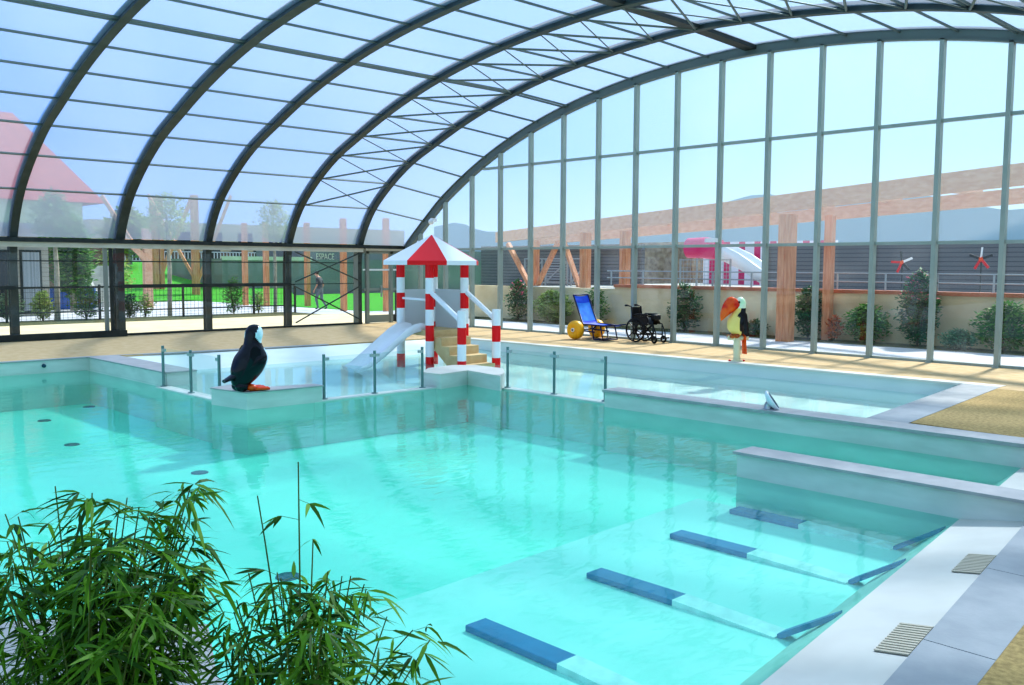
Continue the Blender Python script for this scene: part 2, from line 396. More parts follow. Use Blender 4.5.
# left wall -------------------------------------------------------
bays = [(-4,-.7),(-.7,2.0),(2.0,4.7),(4.7,7.4),(7.4,10.1),(10.1,12.7),(12.7,15.4),(15.4,18.1)]
yw = 25.98
for n, (xa, xb) in enumerate(bays, 1):
    b = B(); b.add([(xa,yw,.05),(xb,yw,.05),(xb,yw,2.45),(xa,yw,2.45)], [(0,1,2,3)])
    w = st(b.build('window_%d' % n, 'lglass'))
    B().box(xa, xb, 25.78, 25.92, 2.42, 2.55).build('blind_housing', 'strip', w)
    if xb <= 10.2 and xa > 1:
        B().box(xa, xb, 25.62, 25.8, 0, .17).build('sill', 'dark', w)
        B().box(xa, xb, yw-.06, yw-.02, 0, .08).build('track', 'dark', w)
    else: B().box(xa, xb, yw-.12, yw-.02, 0, .06).build('sill', 'dark', w)
    if xa != 7.4 and xa != 15.4: B().box(xa, xb, yw-.1, yw-.02, 1.32, 1.42).build('mid_rail', 'dark', w)
    else: B().box(xa, xb, yw-.06, yw-.02, 1.36, 1.385).build('mid_rail', 'dark', w)
    B().box(xa, xb, yw-.06, yw-.02, 2.045, 2.075).build('thin_rail', 'dark', w)
    if xa == 7.4: B().box(9.62, 9.72, yw-.1, yw-.02, .08, 2.45).build('jamb', 'grey', w); B().box(9.78, 9.86, yw-.1, yw-.02, .08, 2.45).build('jamb', 'dark', w)
    if xa == 15.4:
        for za, zb, xx in ((.15,1.3,0),(1.3,.15,0),(1.45,2.4,0),(2.4,1.45,0)):
            B().tube([(xa+.1, yw-.18, za), (xb-.1, yw-.18, zb)], .022, 6).build('brace', 'rib', w)
        B().box(17.8, 17.95, yw-.1, yw-.02, .05, 2.45).build('jamb', 'grey', w)
# door bay
b = B(); b.add([(18.2,yw,.28),(19.8,yw,.28),(19.8,yw,2.45),(18.2,yw,2.45)], [(0,1,2,3)])
d1 = st(b.build('door_1', 'lglass'))
b = B(); 
for x in (18.3, 19.3): b.box(x, x+.12, yw-.08, yw+.03, 0, 2.45)
b.box(18.2, 19.9, yw-.08, yw+.03, 2.38, 2.5); b.box(18.2, 19.9, yw-.06, yw+.02, 1.12, 1.2)
b.build('door_frame', 'grey', d1)
B().box(18.42, 19.3, yw-.05, yw+.02, .03, .28).build('kick_plate', 'grey', d1)
B().box(19.42, 19.9, yw-.05, yw+.02, .03, .28).build('kick_plate', 'dark', d1)
B().box(18.2, 19.9, yw-.025, yw-.015, 1.80, 1.86).build('safety_band', 'white', d1)
B().box(18.9, 18.94, yw-.1, yw-.05, .9, 1.3).build('door_handle', 'steel', d1)
B().box(18.2, 19.85, 25.78, 25.9, 2.48, 2.55).build('header', 'strip', d1)
b = B(); b.add([(X0,-.8,0),(XE,-.8,0),(XE,-.8,2.6),(X0,-.8,2.6)], [(0,1,2,3)])
wr = st(b.build('wall_right', 'lglass'))

# ------------------------------------------------------------------ floors and pool basin
b = B(); b.prism([(X0,20.45),(7.3,20.45),(9.1,20.15),(12.8,19.8),(16.85,19.65),(16.65,26.1),(X0,26.1)], -1.3, 0); st(b.build('floor', 'deck'), 'sandy resin pool deck along the glazed side', 'floor')
b = B(); b.prism([(16.65,26.1),(16.85,19.65),(16.85,5.9),(16.35,5.35),(16.35,-2.2),(20.1,-2.2),(20.1,26.1)], -1.3, 0); st(b.build('floor', 'deck'), 'sandy resin pool deck along the end wall', 'floor')
b = B(); b.prism([(11.85,-2.2),(16.35,-2.2),(16.35,5.35),(11.95,4.92),(11.85,3.1)], -1.3, -.002); st(b.build('floor', 'deck2'), 'raised gravel resin deck beside the shallow pool', 'floor')
def l1(x): return 2.54 + (x-4.37)*.1195
def l2(x): return 1.98 + (x-4.65)*.1276
def l3(x): return 1.64 + (x-5.01)*.0935
b = B(); b.prism([(X0,-2.2),(8.7,-2.2),(8.7,l3(8.7)),(2.0,l3(2)),(2.0,1.2),(X0,1.2)], -1.3, -.18); st(b.build('floor', 'deck2'), 'gravel resin deck at the near corner', 'floor')
b = B(); b.prism([(X0,1.2),(2.0,1.2),(2.0,4.1),(2.27,4.75),(1.85,5.35),(1.2,5.7),(X0,6.2)], -1.3, 0); st(b.build('floor', 'cop'), 'grey stone deck under the bamboo', 'floor')
b = B()
for xa, xb in ((2.0,3.75),(3.76,5.4),(5.41,7.05),(7.06,8.66)):
    b.prism([(xa,l3(xa)),(xb,l3(xb)),(xb,l2(xb)),(xa,l2(xa))], -1.3, -.178)
b.box(9.0, 11.5, -2.2, l2(9.0), -1.3, -.17)
st(b.build('paving', 'pave'), 'blue grey stone paving beside the pool slope', 'paving')
b = B()
for xa, xb in ((2.0, 8.68), (8.98, 11.5)):
    b.prism([(xa,l2(xa)),(xb,l2(xb)),(xb,l1(xb)),(xa,l1(xa))], -1.3, [-.19,-.19,-.28,-.28])
    b.prism([(xa,l1(xa)),(xb,l1(xb)),(xb,l1(xb)+.4),(xa,l1(xa)+.4)], -1.3, [-.28,-.28,-.62,-.62])
st(b.build('pool_slope', 'slab'), 'pale sloping liner edge along the near pool side', 'pool edge')
# bench plateau and main floor
b = B(); b.prism([(2.2,l1(2)+.2),(8.7,l1(8.7)+.2),(8.7,5.9),(2.2,5.55)], -1.3, -.63); st(b.build('pool_bench', 'bench'), 'pale submerged massage bench of the main pool', 'pool bench')
b = B(); b.box(2.0, 11.9, 2.2, 20.6, -1.3, -1.0); b.box(X0, 2.0, 6.0, 20.6, -1.3, -1.0); st(b.build('pool_floor', 'floor'), 'turquoise floor of the main pool', 'pool floor')
# basin walls
b = B()
b.box(X0, 7.3, 20.42, 20.47, -1.2, -.002)               # left side
b.box(7.22, 7.3, 16.62, 20.45, -1.2, -.002)
b.box(7.24, 7.82, 16.6, 20.42, -1.2, -.004)
b.box(7.05, 7.3, 14.1, 16.66, -1.2, -.255)
b.box(8.2, 10.9, 13.1, 13.34, -1.2, -.255)
b.box(11.65, 11.9, 9.5, 12.3, -1.2, -.255)
b.box(11.42, 11.8, -2.2, 9.58, -1.2, -.02)
st(b.build('basin_wall', 'wall'), 'pale liner wall of the main pool basin', 'pool wall')
B_ = B(); B_.box(7.2, 7.82, 16.56, 20.47, -.02, .005); B_.prism([(X0,20.4),(7.8,20.4),(9.1,20.1),(12.8,19.75),(12.8,19.9),(9.1,20.28),(7.3,20.56),(X0,20.56)], -.02, .006)
st(B_.build('coping', 'cop'), 'grey stone coping at the far left corner of the pool', 'coping')
B_ = B(); B_.box(11.38, 11.82, -2.2, 9.6, -.04, .006); st(B_.build('coping', 'cop'), 'long grey coping between main and shallow pool', 'coping')
B_ = B(); B_.prism([(11.8,4.85),(16.62,5.3),(16.62,5.9),(11.8,5.4)], -.6, .004); st(B_.build('coping', 'pave'), 'wide grey coping at the right end of the shallow pool', 'coping')
B_ = B(); B_.prism([(16.6,5.3),(16.9,5.3),(16.9,19.75),(16.66,19.75)], -.03, .006); st(B_.build('coping', 'slab'), 'thin pale coping along the far side of the shallow pool', 'coping')
# stub wall beside the massage bench
b = B(); b.box(8.66, 8.98, -2.2, 5.38, -1.2, -.03); st(b.build('stub_wall', 'wall'), 'low partition wall jutting into the pool', 'pool wall')
b = B(); b.box(8.62, 9.02, -2.2, 5.41, -.03, 0); st(b.build('coping', 'cop'), 'grey stone coping on the partition wall jutting into the pool', 'coping')
# plinths in the corner
b = B(); b.prism([(6.86,14.05),(7.02,13.17),(8.35,13.1),(8.35,13.36),(7.45,13.5),(7.4,14.25)], -1.2, -.02); b.prism([(6.84,14.07),(7.0,13.15),(8.37,13.08),(8.37,13.38),(7.5,13.55),(7.42,14.27)], -.02, .0, 1)
st(b.build('plinth', ['wall', 'cop']), 'low corner plinth under the black bird statue', 'plinth')
L2p = [(10.78,13.5),(10.82,13.0),(11.6,13.14),(11.45,12.07),(11.95,12.47),(12.35,12.95),(12.35,13.75),(12.0,14.05),(11.3,13.95)]
b = B(); b.prism(L2p, -1.2, -.03); b.prism(L2p, -.03, 0, 1)
st(b.build('plinth', ['wall', 'slab']), 'pale star shaped corner plinth in front of the play tower', 'plinth')
# shallow pool basin
b = B()
b.prism([(7.3,13.25),(11.75,13.25),(11.75,5.2),(16.75,5.7),(16.75,20),(7.3,20.4)], -1.25, -.5)
b.prism([(7.82,17.2),(16.7,16.9),(16.75,19.7),(12.8,19.75),(9.1,20.15),(7.82,20.4)], -1.2, [-.5,-.5,-.03,-.03,-.03,-.03])
b.prism([(11.8,5.35),(16.5,5.85),(16.5,6.7),(11.8,6.2)], -1.2, [-.12,-.12,-.5,-.5])
b.prism([(16.68,5.8),(16.84,5.8),(16.84,19.7),(16.68,19.7)], -1.2, -.02)
st(b.build('shallow_basin', 'kfloor'), 'white liner basin of the shallow pool', 'pool floor')
# water
b = B(); P_ = [(2.1,l1(2.1)-.02),(11.5,l1(11.5)-.02),(11.7,3.5),(11.7,13.2),(7.2,13.2),(7.15,20.45),(X0,20.45),(X0,6.15),(1.2,5.65),(1.9,5.2),(2.15,4.6)]
b.add([(x,y,-.28) for x, y in P_], [tuple(range(len(P_)))]); tag(b.build('pool_water', 'water'), 'turquoise water of the main pool', 'water', kind='stuff')
b = B(); P_ = [(7.2,20.38),(7.2,13.3),(11.78,13.3),(11.78,5.3),(16.7,5.86),(16.7,19.7),(12.8,19.75),(9.1,20.1)]
b.add([(x,y,-.262) for x, y in P_], [tuple(range(len(P_)))]); tag(b.build('shallow_pool_water', 'kwater'), 'pale water of the shallow pool behind the glass fence', 'water', kind='stuff')

# gratings
def grating(name, label, xa, xb):
    t = thing(name, label, 'drain grating', ((xa+xb)/2, l2((xa+xb)/2), -.19), 'overflow gratings in the pool slope')
    def sl(x, u, dz): return (x, l2(x)+u, -.19-.09*u/.56+dz)
    b = B(); b.add([sl(xa,.01,.004), sl(xb,.01,.004), sl(xb,.2,.004), sl(xa,.2,.004)], [(0,1,2,3)]); b.build('grating_tray', 'gap', t)
    n = 13
    for i in range(n):
        x = xa+(xb-xa)*(i+.5)/n; b = B(); b.bar(sl(x,.005,.008), sl(x,.205,.008), .55*(xb-xa)/n, .008); b.build('slat', 'grate', t)
grating('drain_grating', 'beige slatted grating in the pale slope, nearer the camera', 5.12, 5.66)
grating('drain_grating', 'beige slatted grating in the pale slope, closer to the partition wall', 6.9, 7.44)

# submerged bars
def bar(label, x, y0, yk, ye, z=-.63, w=.2):
    t = thing('massage_bar', label, 'underwater bar', (x, y0, z), 'bars across the submerged massage bench')
    h = .02; 
    B().box(x-w/2, x+w/2, yk, y0, z, z+.05).build('blue_pad', 'barblue', t, bevel=.008)
    zk = z+.05; b = B()
    ys_ = l1(x)+.52
    b.prism([(x-w/2,ys_),(x+w/2,ys_),(x+w/2,yk),(x-w/2,yk)], [z-.02]*4, [z+.015, z+.015, zk, zk]); b.build('steel_pad', 'barsteel', t, bevel=.005)
    b = B(); yb = l1(x)+.1
    b.prism([(x-w/2+.04,yb),(x+w/2-.04,yb),(x+w/2-.04,ys_),(x-w/2+.04,ys_)], [-.38,-.38,z-.02,z-.02], [-.34,-.34,z+.03,z+.03]); b.build('blue_upright', 'barblue', t)
bar('blue and steel underwater bar nearest the camera', 4.36, 4.85, 3.95, 2.6)
bar('blue and steel underwater bar, second from the camera', 5.85, 5.0, 4.12, 2.7)
bar('blue and steel underwater bar, third from the camera', 7.3, 5.2, 4.35, 2.9)
bar('blue and steel underwater bar beside the partition wall', 8.5, 5.3, 4.5, 3.0)
for x, y in ((5.75,18.7),(5.3,15.9),(5.9,12.5),(4.5,7.7),(3.94,6.04),(7.0,19.9)):
    b = B(); b.lathe([(.12,0),(.12,.012),(.09,.02),(.03,.022)], (x,y,-1.0), n=16); tag(b.build('floor_inlet', 'drain', loc=(x,y,-1)), 'small dark round inlet on the turquoise pool floor', 'pool inlet', 'inlets on the pool floor')
for x, y, z in ((6.3,20.41,-.12),):
    b = B(); b.lathe([(.04,0),(.04,-.03),(.02,-.035)], (x,y,z), 'y', 12); tag(b.build('wall_inlet', 'drain', loc=(x,y,z)), 'small dark round nozzle in the far left pool wall', 'pool inlet')
# tilted nozzle on coping
t = thing('water_nozzle', 'tilted round white nozzle on the long grey coping', 'water nozzle', (11.62,6.75,0))
def tdisc(b, c, nvec, prof_, n=24, mi=0):
    nv = V(nvec).normalized(); u = nv.cross(V((0,0,1))).normalized(); w = u.cross(nv)
    b.loft([[V(c)+nv*h+(u*cos(2*pi*k/n)+w*sin(2*pi*k/n))*r for k in range(n)] for r, h in prof_], mi)
b = B(); tdisc(b, (11.6,6.66,.12), (.41,-.70,.58), [(.05,-.07),(.15,-.03),(.17,0),(.165,.018),(.13,.012)]); b.build('nozzle_dish', 'white', t)
b = B(); tdisc(b, (11.6,6.66,.12), (.41,-.70,.58), [(.13,.014),(.125,.02),(.02,.022)]); b.build('nozzle_grille', 'drain', t)
b = B(); b.tube([(11.6,6.72,0),(11.6,6.72,.05),(11.59,6.70,.09)], [.07,.06,.05], 12); b.build('nozzle_stem', 'steel', t)

# ------------------------------------------------------------------ glass fences
def gfence(label, pts, extra=None):
    t = thing('glass_fence', label, 'glass fence', (pts[0][0], pts[0][1], -.25), 'glass fences round the shallow pool')
    for i, (x, y) in enumerate(pts):
        d = V((pts[-1][0]-pts[0][0], pts[-1][1]-pts[0][1], 0)).normalized()
        b = B(); b.tube([(x,y,-.255),(x,y,.5)], .026, 10); b.lathe([(.06,0),(.06,.012),(.03,.02)], (x,y,-.255), n=12)
        p = b.build('post', 'fpost', t)
        for zc in (.42,):
            b = B()
            for sgn in ((1,) if i == 0 else (-1,) if i == len(pts)-1 else (-1, 1)):
                a = V((x,y,zc)); b.bar(a, a+d*.09*sgn, .05, .05)
            b.build('clamp', 'steel', p)
    for (xa, ya), (xb, yb) in zip(pts[:-1], pts[1:]):
        a = V((xa,ya,0)); c = V((xb,yb,0)); d = (c-a).normalized(); a += d*.05; c -= d*.05
        b = B(); b.add([(a.x,a.y,-.245),(c.x,c.y,-.245),(c.x,c.y,.46),(a.x,a.y,.46)], [(0,1,2,3)]); b.build('glass_panel', 'fence_glass', t)
gfence('glass fence with steel posts left of the black bird statue', [(7.17,16.58),(7.15,15.4),(7.13,14.3)])
gfence('glass fence with steel posts between bird statue and play tower', [(8.46,13.22),(9.5,13.22),(10.58,13.24)])
gfence('glass fence with steel posts right of the play tower', [(11.78,12.22),(11.77,11.03),(11.77,9.86)])

# ------------------------------------------------------------------ play tower
A_, B_p, C_, D_ = (13.36,16.44), (13.38,17.55), (14.42,17.58), (14.4,16.42)
cx, cy = 13.9, 17.02; PF = .5
t = thing('play_tower', 'red and white water play tower with octagonal roof, steps and slide', 'play tower', (cx, cy, -.5))
def banded(b, x, y, z0, z1, r, ph, per=.357):
    z = z1; k = ph
    while z > z0+.001:
        zn = max(z0, z-per if z < z1 or True else z); b.lathe([(r,zn),(r,z)], (x,y,0), n=16, mi=k % 2); z = zn; k += 1
for (x, y) in (A_, B_p, C_, D_):
    b = B(); banded(b, x, y, -.5, 2.07, .1, 0, .362); b.build('post', ['red', 'white'], t)
# octagonal roof
R = 1.17; zE, zF, zA = 2.1, 2.0, 2.72
oc = [(cx+R*cos(radians(225+22.5+45*k)), cy+R*sin(radians(225+22.5+45*k))) for k in range(8)]
b = B()
for k in range(8):
    p, q = oc[k-1], oc[k]; mi = 1 if k % 2 else 0
    b.add([(*p,zE),(*q,zE),(cx,cy,zA)], [(0,1,2)], mi); b.add([(*p,zF),(*q,zF),(*q,zE),(*p,zE)], [(0,1,2,3)], mi)
b.add([(*p,zF) for p in oc], [tuple(range(7,-1,-1))], 1)
b.build('roof', ['red', 'white'], t)
B().box(13.3, 14.46, 16.4, 17.6, PF-.12, PF).build('platform', 'beige', t)
B().box(C_[0]-.03, C_[0]+.03, 16.42, 17.5, PF-.05, 1.42).build('side_panel', 'palewhite', t)
B().box(13.44, 14.55, 17.52, 17.58, PF-.05, 1.42).build('side_panel', 'palewhite', t)
B().tube([(13.36,16.5,1.2),(13.38,17.5,1.22)], .03, 8).build('safety_bar', 'white', t)
P1, P2 = (13.34,15.3), (14.42,15.34)
for i, (p, q) in enumerate(((A_, P1), (D_, P2))):
    b = B(); banded(b, q[0], q[1], -.5, 1.0, .1, 1, .37); b.build('rail_post', ['red', 'white'], t)
    b = B(); b.tube([(p[0],p[1]-.05,1.38),(q[0],q[1]+.05,.78)], .06, 10); b.build('handrail', 'white', t)
b = B(); pf_ = [(16.42, PF-.04)]; n = 4
for k in range(n):
    zt = PF-.06-(k+.5)*.19; pf_ += [(16.40-.28*k, zt), (16.40-.28*(k+1), zt)]
pf_ += [(15.30, -.5), (15.62, -.5), (16.42, PF-.42)]; m_ = len(pf_)
b.add([(13.44,*q_) for q_ in pf_]+[(14.34,*q_) for q_ in pf_], [tuple(range(m_)), tuple(range(2*m_-1,m_-1,-1))]+[(i_,m_+i_,m_+(i_+1) % m_,(i_+1) % m_) for i_ in range(m_)])
b.build('steps', 'beige', t, bevel=.015)
# slide
b = B(); rings = []
sp = [(13.5,.5),(13.3,.5),(13.1,.47),(12.9,.38),(12.6,.18),(12.3,-.03),(12.05,-.18),(11.85,-.27),(11.65,-.32)]
for i, (x, z) in enumerate(sp):
    e = [.1,.15,.15,.14,.13,.12,.10,.06,.03][i]
    if i == 0: e = .1
    yc = 17.0 + (13.4-x)*.05
    rings.append([(x,yc-.33,z+e+.01),(x,yc-.31,z+e+.02),(x,yc-.26,z+.03),(x,yc-.15,z),(x,yc+.15,z),(x,yc+.26,z+.03),(x,yc+.31,z+e+.02),(x,yc+.36,z+e+.01),
                  (x,yc+.34,z-.03),(x,yc+.2,z-.06),(x,yc-.2,z-.06),(x,yc-.34,z-.03)])
b.loft(rings); b.build('slide', 'white', t)

# ------------------------------------------------------------------ bird statues
def orient(cx_, cy_, z0, ang):
    ca, sa = cos(ang), sin(ang)
    return lambda f, l, z: (cx_+f*ca-l*sa, cy_+f*sa+l*ca, z0+z)
# puffin, seen from behind
PX, PYY = 7.12, 13.33; q = orient(PX, PYY, 0, radians(-8))
t = thing('bird_statue', 'glossy black puffin statue with pale cheeks on the low corner plinth', 'bird statue', (PX, PYY, 0))
prf = [(.07,-.15,.05,.06),(.10,-.13,.12,.13),(.16,-.10,.17,.16),(.24,-.06,.215,.19),(.34,-.03,.25,.225),(.45,.0,.26,.235),(.55,.02,.245,.225),(.63,.03,.20,.19),(.69,.03,.16,.155),(.74,.03,.135,.135),(.80,.03,.128,.128),(.87,.04,.135,.13),(.93,.04,.132,.125),(.99,.04,.11,.105),(1.035,.04,.07,.065),(1.05,.04,.02,.02)]
prf2 = catmull(prf, 3); n = 36; hd = radians(40)
b = B(); rings = [[q(c+.01+.075*z+rx*1.05*cos(2*pi*k/n), ry*1.08*sin(2*pi*k/n), z) for k in range(n)] for z, c, rx, ry in prf2]
b.loft(rings)
for fi in range((len(prf2)-1)*n):
    i, k = divmod(fi, n); z = prf2[i][0]; a = (2*pi*(k+.5)/n - hd + pi) % (2*pi) - pi
    if .755 < z < 1.015 and abs(a) < radians(140 - 2600*(z-.885)**2): b.m[fi] = 1
    elif z <= .66 and z > .12 and abs((2*pi*(k+.5)/n+pi) % (2*pi)-pi) < radians(36): b.m[fi] = 1
b.build('body', ['black', 'cheek'], t)
b = B()
for l in (-.2, .2):
    s_ = 1 if l > 0 else -1
    b.loft([[q(.05-.03*u+.1*cos(a)-.1*u, s_*(.245-.12*u*u)+.02*cos(a), .60-.42*u+.12*(1-u*.6)*sin(a)) for a in [2*pi*k/12 for k in range(12)]] for u in (0,.15,.4,.7,1.0)])
b.build('wings', 'black', t)
b = B(); b.loft([[q(-.16-.22*u, .13*(1-.35*u)*cos(a), .27-.10*u+.06*(1-.6*u)*sin(a)) for a in [2*pi*k/12 for k in range(12)]] for u in (0,.3,.6,.9,1.0)]); b.build('tail', 'black', t)
b = B(); b.ell(q(-.12,.08,.08), (.11,.09,.085), mi=0); b.ell(q(-.12,-.08,.08), (.11,.09,.085)); b.build('legs', 'black', t)
b = B()
for l in (-.1, .1):
    for a in (-.35, 0, .35):
        b.loft([[q(.0+.30*u*cos(a), l+.26*u*sin(a)+.04*cos(g), .035+.032*(1-.3*u)*sin(g)) for g in [2*pi*k/10 for k in range(10)]] for u in (0,.3,.7,.95,1.0)])
    b.ell(q(.03,l,.06), (.09,.08,.055))
b.build('feet', 'orange', t)
qh = orient(q(.115,0,0)[0], q(.115,0,0)[1], 0, radians(-8)+hd)
b = B(); b.loft([[qh(.09+.17*u, .05*(1-.8*u)*cos(g), .90-.03*u+.085*(1-.85*u)*sin(g)) for g in [2*pi*k/14 for k in range(14)]] for u in (0,.2,.45,.7,.9,1.0)]); b.build('beak', 'orange', t)
for s_ in (-1, 1): B().ell(qh(.09, s_*.095, .93), (.014,.014,.018), 10, 6).build('eye', 'blackm', t)
# toucan on its post
TX, TY, TZ = 16.95, 10.6, .52; q = orient(TX, TY, TZ, radians(146))
t = thing('bird_statue', 'toucan statue with big orange beak perched on a cream post', 'bird statue', (TX, TY, 0))
prf = [(.03,-.02,.06,.07),(.07,-.01,.13,.13),(.16,.02,.18,.165),(.27,.03,.195,.175),(.38,.02,.185,.165),(.48,-.01,.155,.14),(.56,-.04,.125,.12),(.63,-.05,.12,.115),(.70,-.05,.12,.115),(.77,-.05,.10,.095),(.82,-.05,.06,.055),(.84,-.05,.02,.02)]
prf2 = catmull(prf, 3); n = 32; b = B()
b.loft([[q(c+rx*cos(2*pi*k/n), ry*sin(2*pi*k/n), z) for k in range(n)] for z, c, rx, ry in prf2])
for fi in range((len(prf2)-1)*n):
    i, k = divmod(fi, n); z = prf2[i][0]; a = abs((2*pi*(k+.5)/n + pi) % (2*pi) - pi)
    b.m[fi] = 2 if z > .595 else (0 if a > radians(100-40*z) else 1)
b.build('body', ['black', 'yellow', 'mint'], t)
b = B(); rings = []
for f, z, w, h in catmull([(.0,.69,.10,.135),(.07,.71,.11,.155),(.16,.68,.105,.16),(.25,.60,.09,.14),(.32,.50,.065,.10),(.365,.41,.035,.06),(.375,.35,.008,.015)], 3):
    tn = .5
    rings.append([q(f+h*.45*sin(g), w*cos(g), z+h*sin(g)*.9) for g in [2*pi*k/16 for k in range(16)]])
b.loft(rings); b.build('beak', 'beak', t)
for s_ in (-1, 1): B().ell(q(.02, s_*.105, .735), (.02,.02,.025), 10, 6).build('eye', 'blackm', t)
b = B()
for s_ in (-1, 1):
    b.loft([[q(-.04-.13*u+.11*(1-.5*u)*cos(g), s_*(.145-.04*u)+.015*sin(g)*s_, .44-.40*u+.10*(1-.7*u)*sin(g)) for g in [2*pi*k/12 for k in range(12)]] for u in (0,.1,.4,.7,1.0)])
b.build('wings', 'black', t)
b = B(); b.loft([[q(-.14+.03*sin(g)-.03*u, .105*cos(g), .06-.42*u) for g in [2*pi*k/12 for k in range(12)]] for u in (0,.3,.9,1.0)]); b.build('tail', 'beak', t)
b = B()
for l in (-.08, .08):
    b.ell(q(.05,l,.03), (.07,.07,.05))
    for a in (-.4, 0, .4): b.ell(q(.13+.02*cos(a), l+.06*sin(a)*1.4, .01), (.05,.04,.035), 10, 6)
b.build('feet', 'brown', t)
b = B(); b.tube([(TX,TY,0),(TX,TY,TZ-.03)], .075, 16); b.lathe([(.13,0),(.13,.02),(.08,.03)], (TX,TY,0), n=16); b.build('post', 'cream', t)
b = B(); b.tube([q(.2,0,-.02), q(-.24,0,-.02)], .05, 12); b.build('perch', 'cream', t)
for s_ in (-1, 1): B().ell((TX+.15*s_*.7,TY-.15*s_*.7,.02), (.03,.03,.02), 10, 6).build('bolt', 'redpaint', t)

# ------------------------------------------------------------------ wheelchairs
t = thing('beach_wheelchair', 'blue beach wheelchair with fat yellow balloon wheels by the end wall', 'wheelchair', (19.1,16.8,0))
for x in (18.72, 19.6):
    b = B(); s_ = -1 if x < 19 else 1
    b.lathe([(.06,-.10),(.13,-.13),(.20,-.125),(.245,-.08),(.26,0),(.245,.08),(.20,.125),(.13,.13),(.06,.10)], (x,16.76,.26), 'x', 28); w = b.build('wheel', 'tyre', t)
    b = B(); b.lathe([(.055,-.125),(.055,.125)], (x,16.76,.26), 'x', 14); hb = b.build('hub', 'white', w)
    b = B(); b.lathe([(.025,-.14),(.025,.14)], (x,16.76,.26), 'x', 10); b.build('axle_cap', 'blackm', w)
xa, xb = 18.86, 19.46
b = B()
for x in (xa, xb):
    b.tube([(x,16.98,1.2),(x,16.62,.42),(x,15.9,.40),(x,15.62,.43)], .022, 8)
    b.tube([(x,16.76,.26),(x,16.58,.42)], .02, 8); b.tube([(x,16.76,.24),(x,16.2,.22)], .018, 8)
    b.tube([(x,16.3,.4),(x,16.22,.02),(x,15.9,.02),(x,16.0,.4)], .02, 8)
b.tube([(xa,16.98,1.2),(xb,16.98,1.2)], .022, 8); b.tube([(xa,15.62,.43),(xb,15.62,.43)], .022, 8); b.tube([(18.72,16.76,.26),(19.6,16.76,.26)], .02, 8)
b.tube([(xa,16.22,.02),(xb,16.22,.02)], .018, 8); b.tube([(xa,15.9,.02),(xb,15.9,.02)], .018, 8)
b.build('frame', 'navy', t)
def cloth(path, x0, x1, mi=0, sag=.03):
    b = B(); rows = []
    for (y, z) in path:
        rows.append([(x0+(x1-x0)*k/8, y, z-sag*(1-(k/4-1)**2)) for k in range(9)])
    b.loft(rows, closed=False, cap=False); return b
cloth([(16.975,1.19),(16.89,1.0)], xa+.02, xb-.02).build('headrest', 'blue', t)
cloth([(16.89,1.0),(16.82,.85),(16.75,.7),(16.66,.52)], xa+.03, xb-.03).build('backrest', 'lblue', t)
cloth([(16.66,.52),(16.61,.42),(16.2,.40),(15.9,.40),(15.63,.43)], xa+.02, xb-.02).build('seat', 'blue', t)
# black wheelchair
t = thing('wheelchair', 'folded black wheelchair standing beside the blue beach chair', 'wheelchair', (19.45,14.82,0))
for x in (19.22, 19.62):
    b = B(); b.lathe([(.285,-.02),(.31,-.025),(.325,0),(.31,.025),(.285,.02),(.285,-.02)], (x,15.100,.325), 'x', 32); w = b.build('rear_wheel', 'blackm', t)
    b = B(); b.lathe([(.25,-.01),(.262,0),(.25,.01),(.24,0),(.25,-.01)], (x-.06,15.100,.325), 'x', 28); b.build('push_rim', 'blackm', w)
    b = B(); b.lathe([(.045,-.05),(.045,.05)], (x,15.100,.325), 'x', 12)
    for k in range(9): b.bar((x,15.100,.325), (x,15.100+.3*cos(2*pi*k/9),.325+.3*sin(2*pi*k/9)), .022)
    b.build('spokes', 'blackm', w)
    b = B(); b.lathe([(.05,-.02),(.09,-.02),(.1,0),(.09,.02),(.05,.02),(.05,-.02)], (x,14.480,.1), 'x', 18); c_ = b.build('caster', 'blackm', t)
    b = B(); b.tube([(x,14.480,.1),(x,14.540,.24)], .02, 6); b.bar((x,14.420,.1),(x,14.540,.1),.012); b.build('fork', 'blackm', c_)
    b = B()
    b.tube([(x,15.370,.96),(x,15.240,.93),(x,15.180,.5),(x,15.160,.2)], .02, 8); b.tube([(x,15.180,.5),(x,14.540,.5),(x,14.520,.22)], .018, 8)
    b.tube([(x,15.160,.22),(x,14.540,.22)], .018, 8); b.tube([(x,15.200,.72),(x,14.720,.72),(x,14.640,.5)], .016, 8)
    b.tube([(x,14.540,.5),(x,14.440,.3),(x,14.420,.14)], .015, 8)
    b.build('side_frame', 'blackm', t)
    b = B(); b.box(x-.03,x+.03,14.700,15.100,.70,.76); b.build('armrest', 'blackm', t, bevel=.012)
    b = B(); b.box(x-.012,x+.012,14.700,15.160,.46,.69); b.build('side_guard', 'blackm', t)
    b = B(); b.box(x-.07,x+.07,14.340,14.460,.12,.15); b.build('footplate', 'blackm', t)
    b = B(); b.tube([(x,15.370,.96),(x,15.450,.955)], .026, 8); b.build('push_handle', 'blackm', t)
b = B(); b.loft([[(19.22,y,z),(19.34,y,z+.1),(19.42,y,z+.16),(19.5,y,z+.1),(19.62,y,z)] for y, z in ((15.160,.5),(14.560,.5))], closed=False, cap=False); b.build('seat', 'blackm', t)
b = B(); b.loft([[(19.22,15.240-.01*k,z),(19.42,15.160,z),(19.62,15.240,z)] for k, z in enumerate((.52,.92))], closed=False, cap=False); b.build('backrest', 'blackm', t)
b = B(); b.bar((19.22,14.820,.22),(19.62,14.820,.5),.03); b.bar((19.62,14.870,.22),(19.22,14.870,.5),.03); b.build('cross_brace', 'blackm', t)
b = B(); b.box(19.3,19.56,14.520,14.670,.60,.74); b.build('folded_cushion', 'blackm', t, bevel=.03)

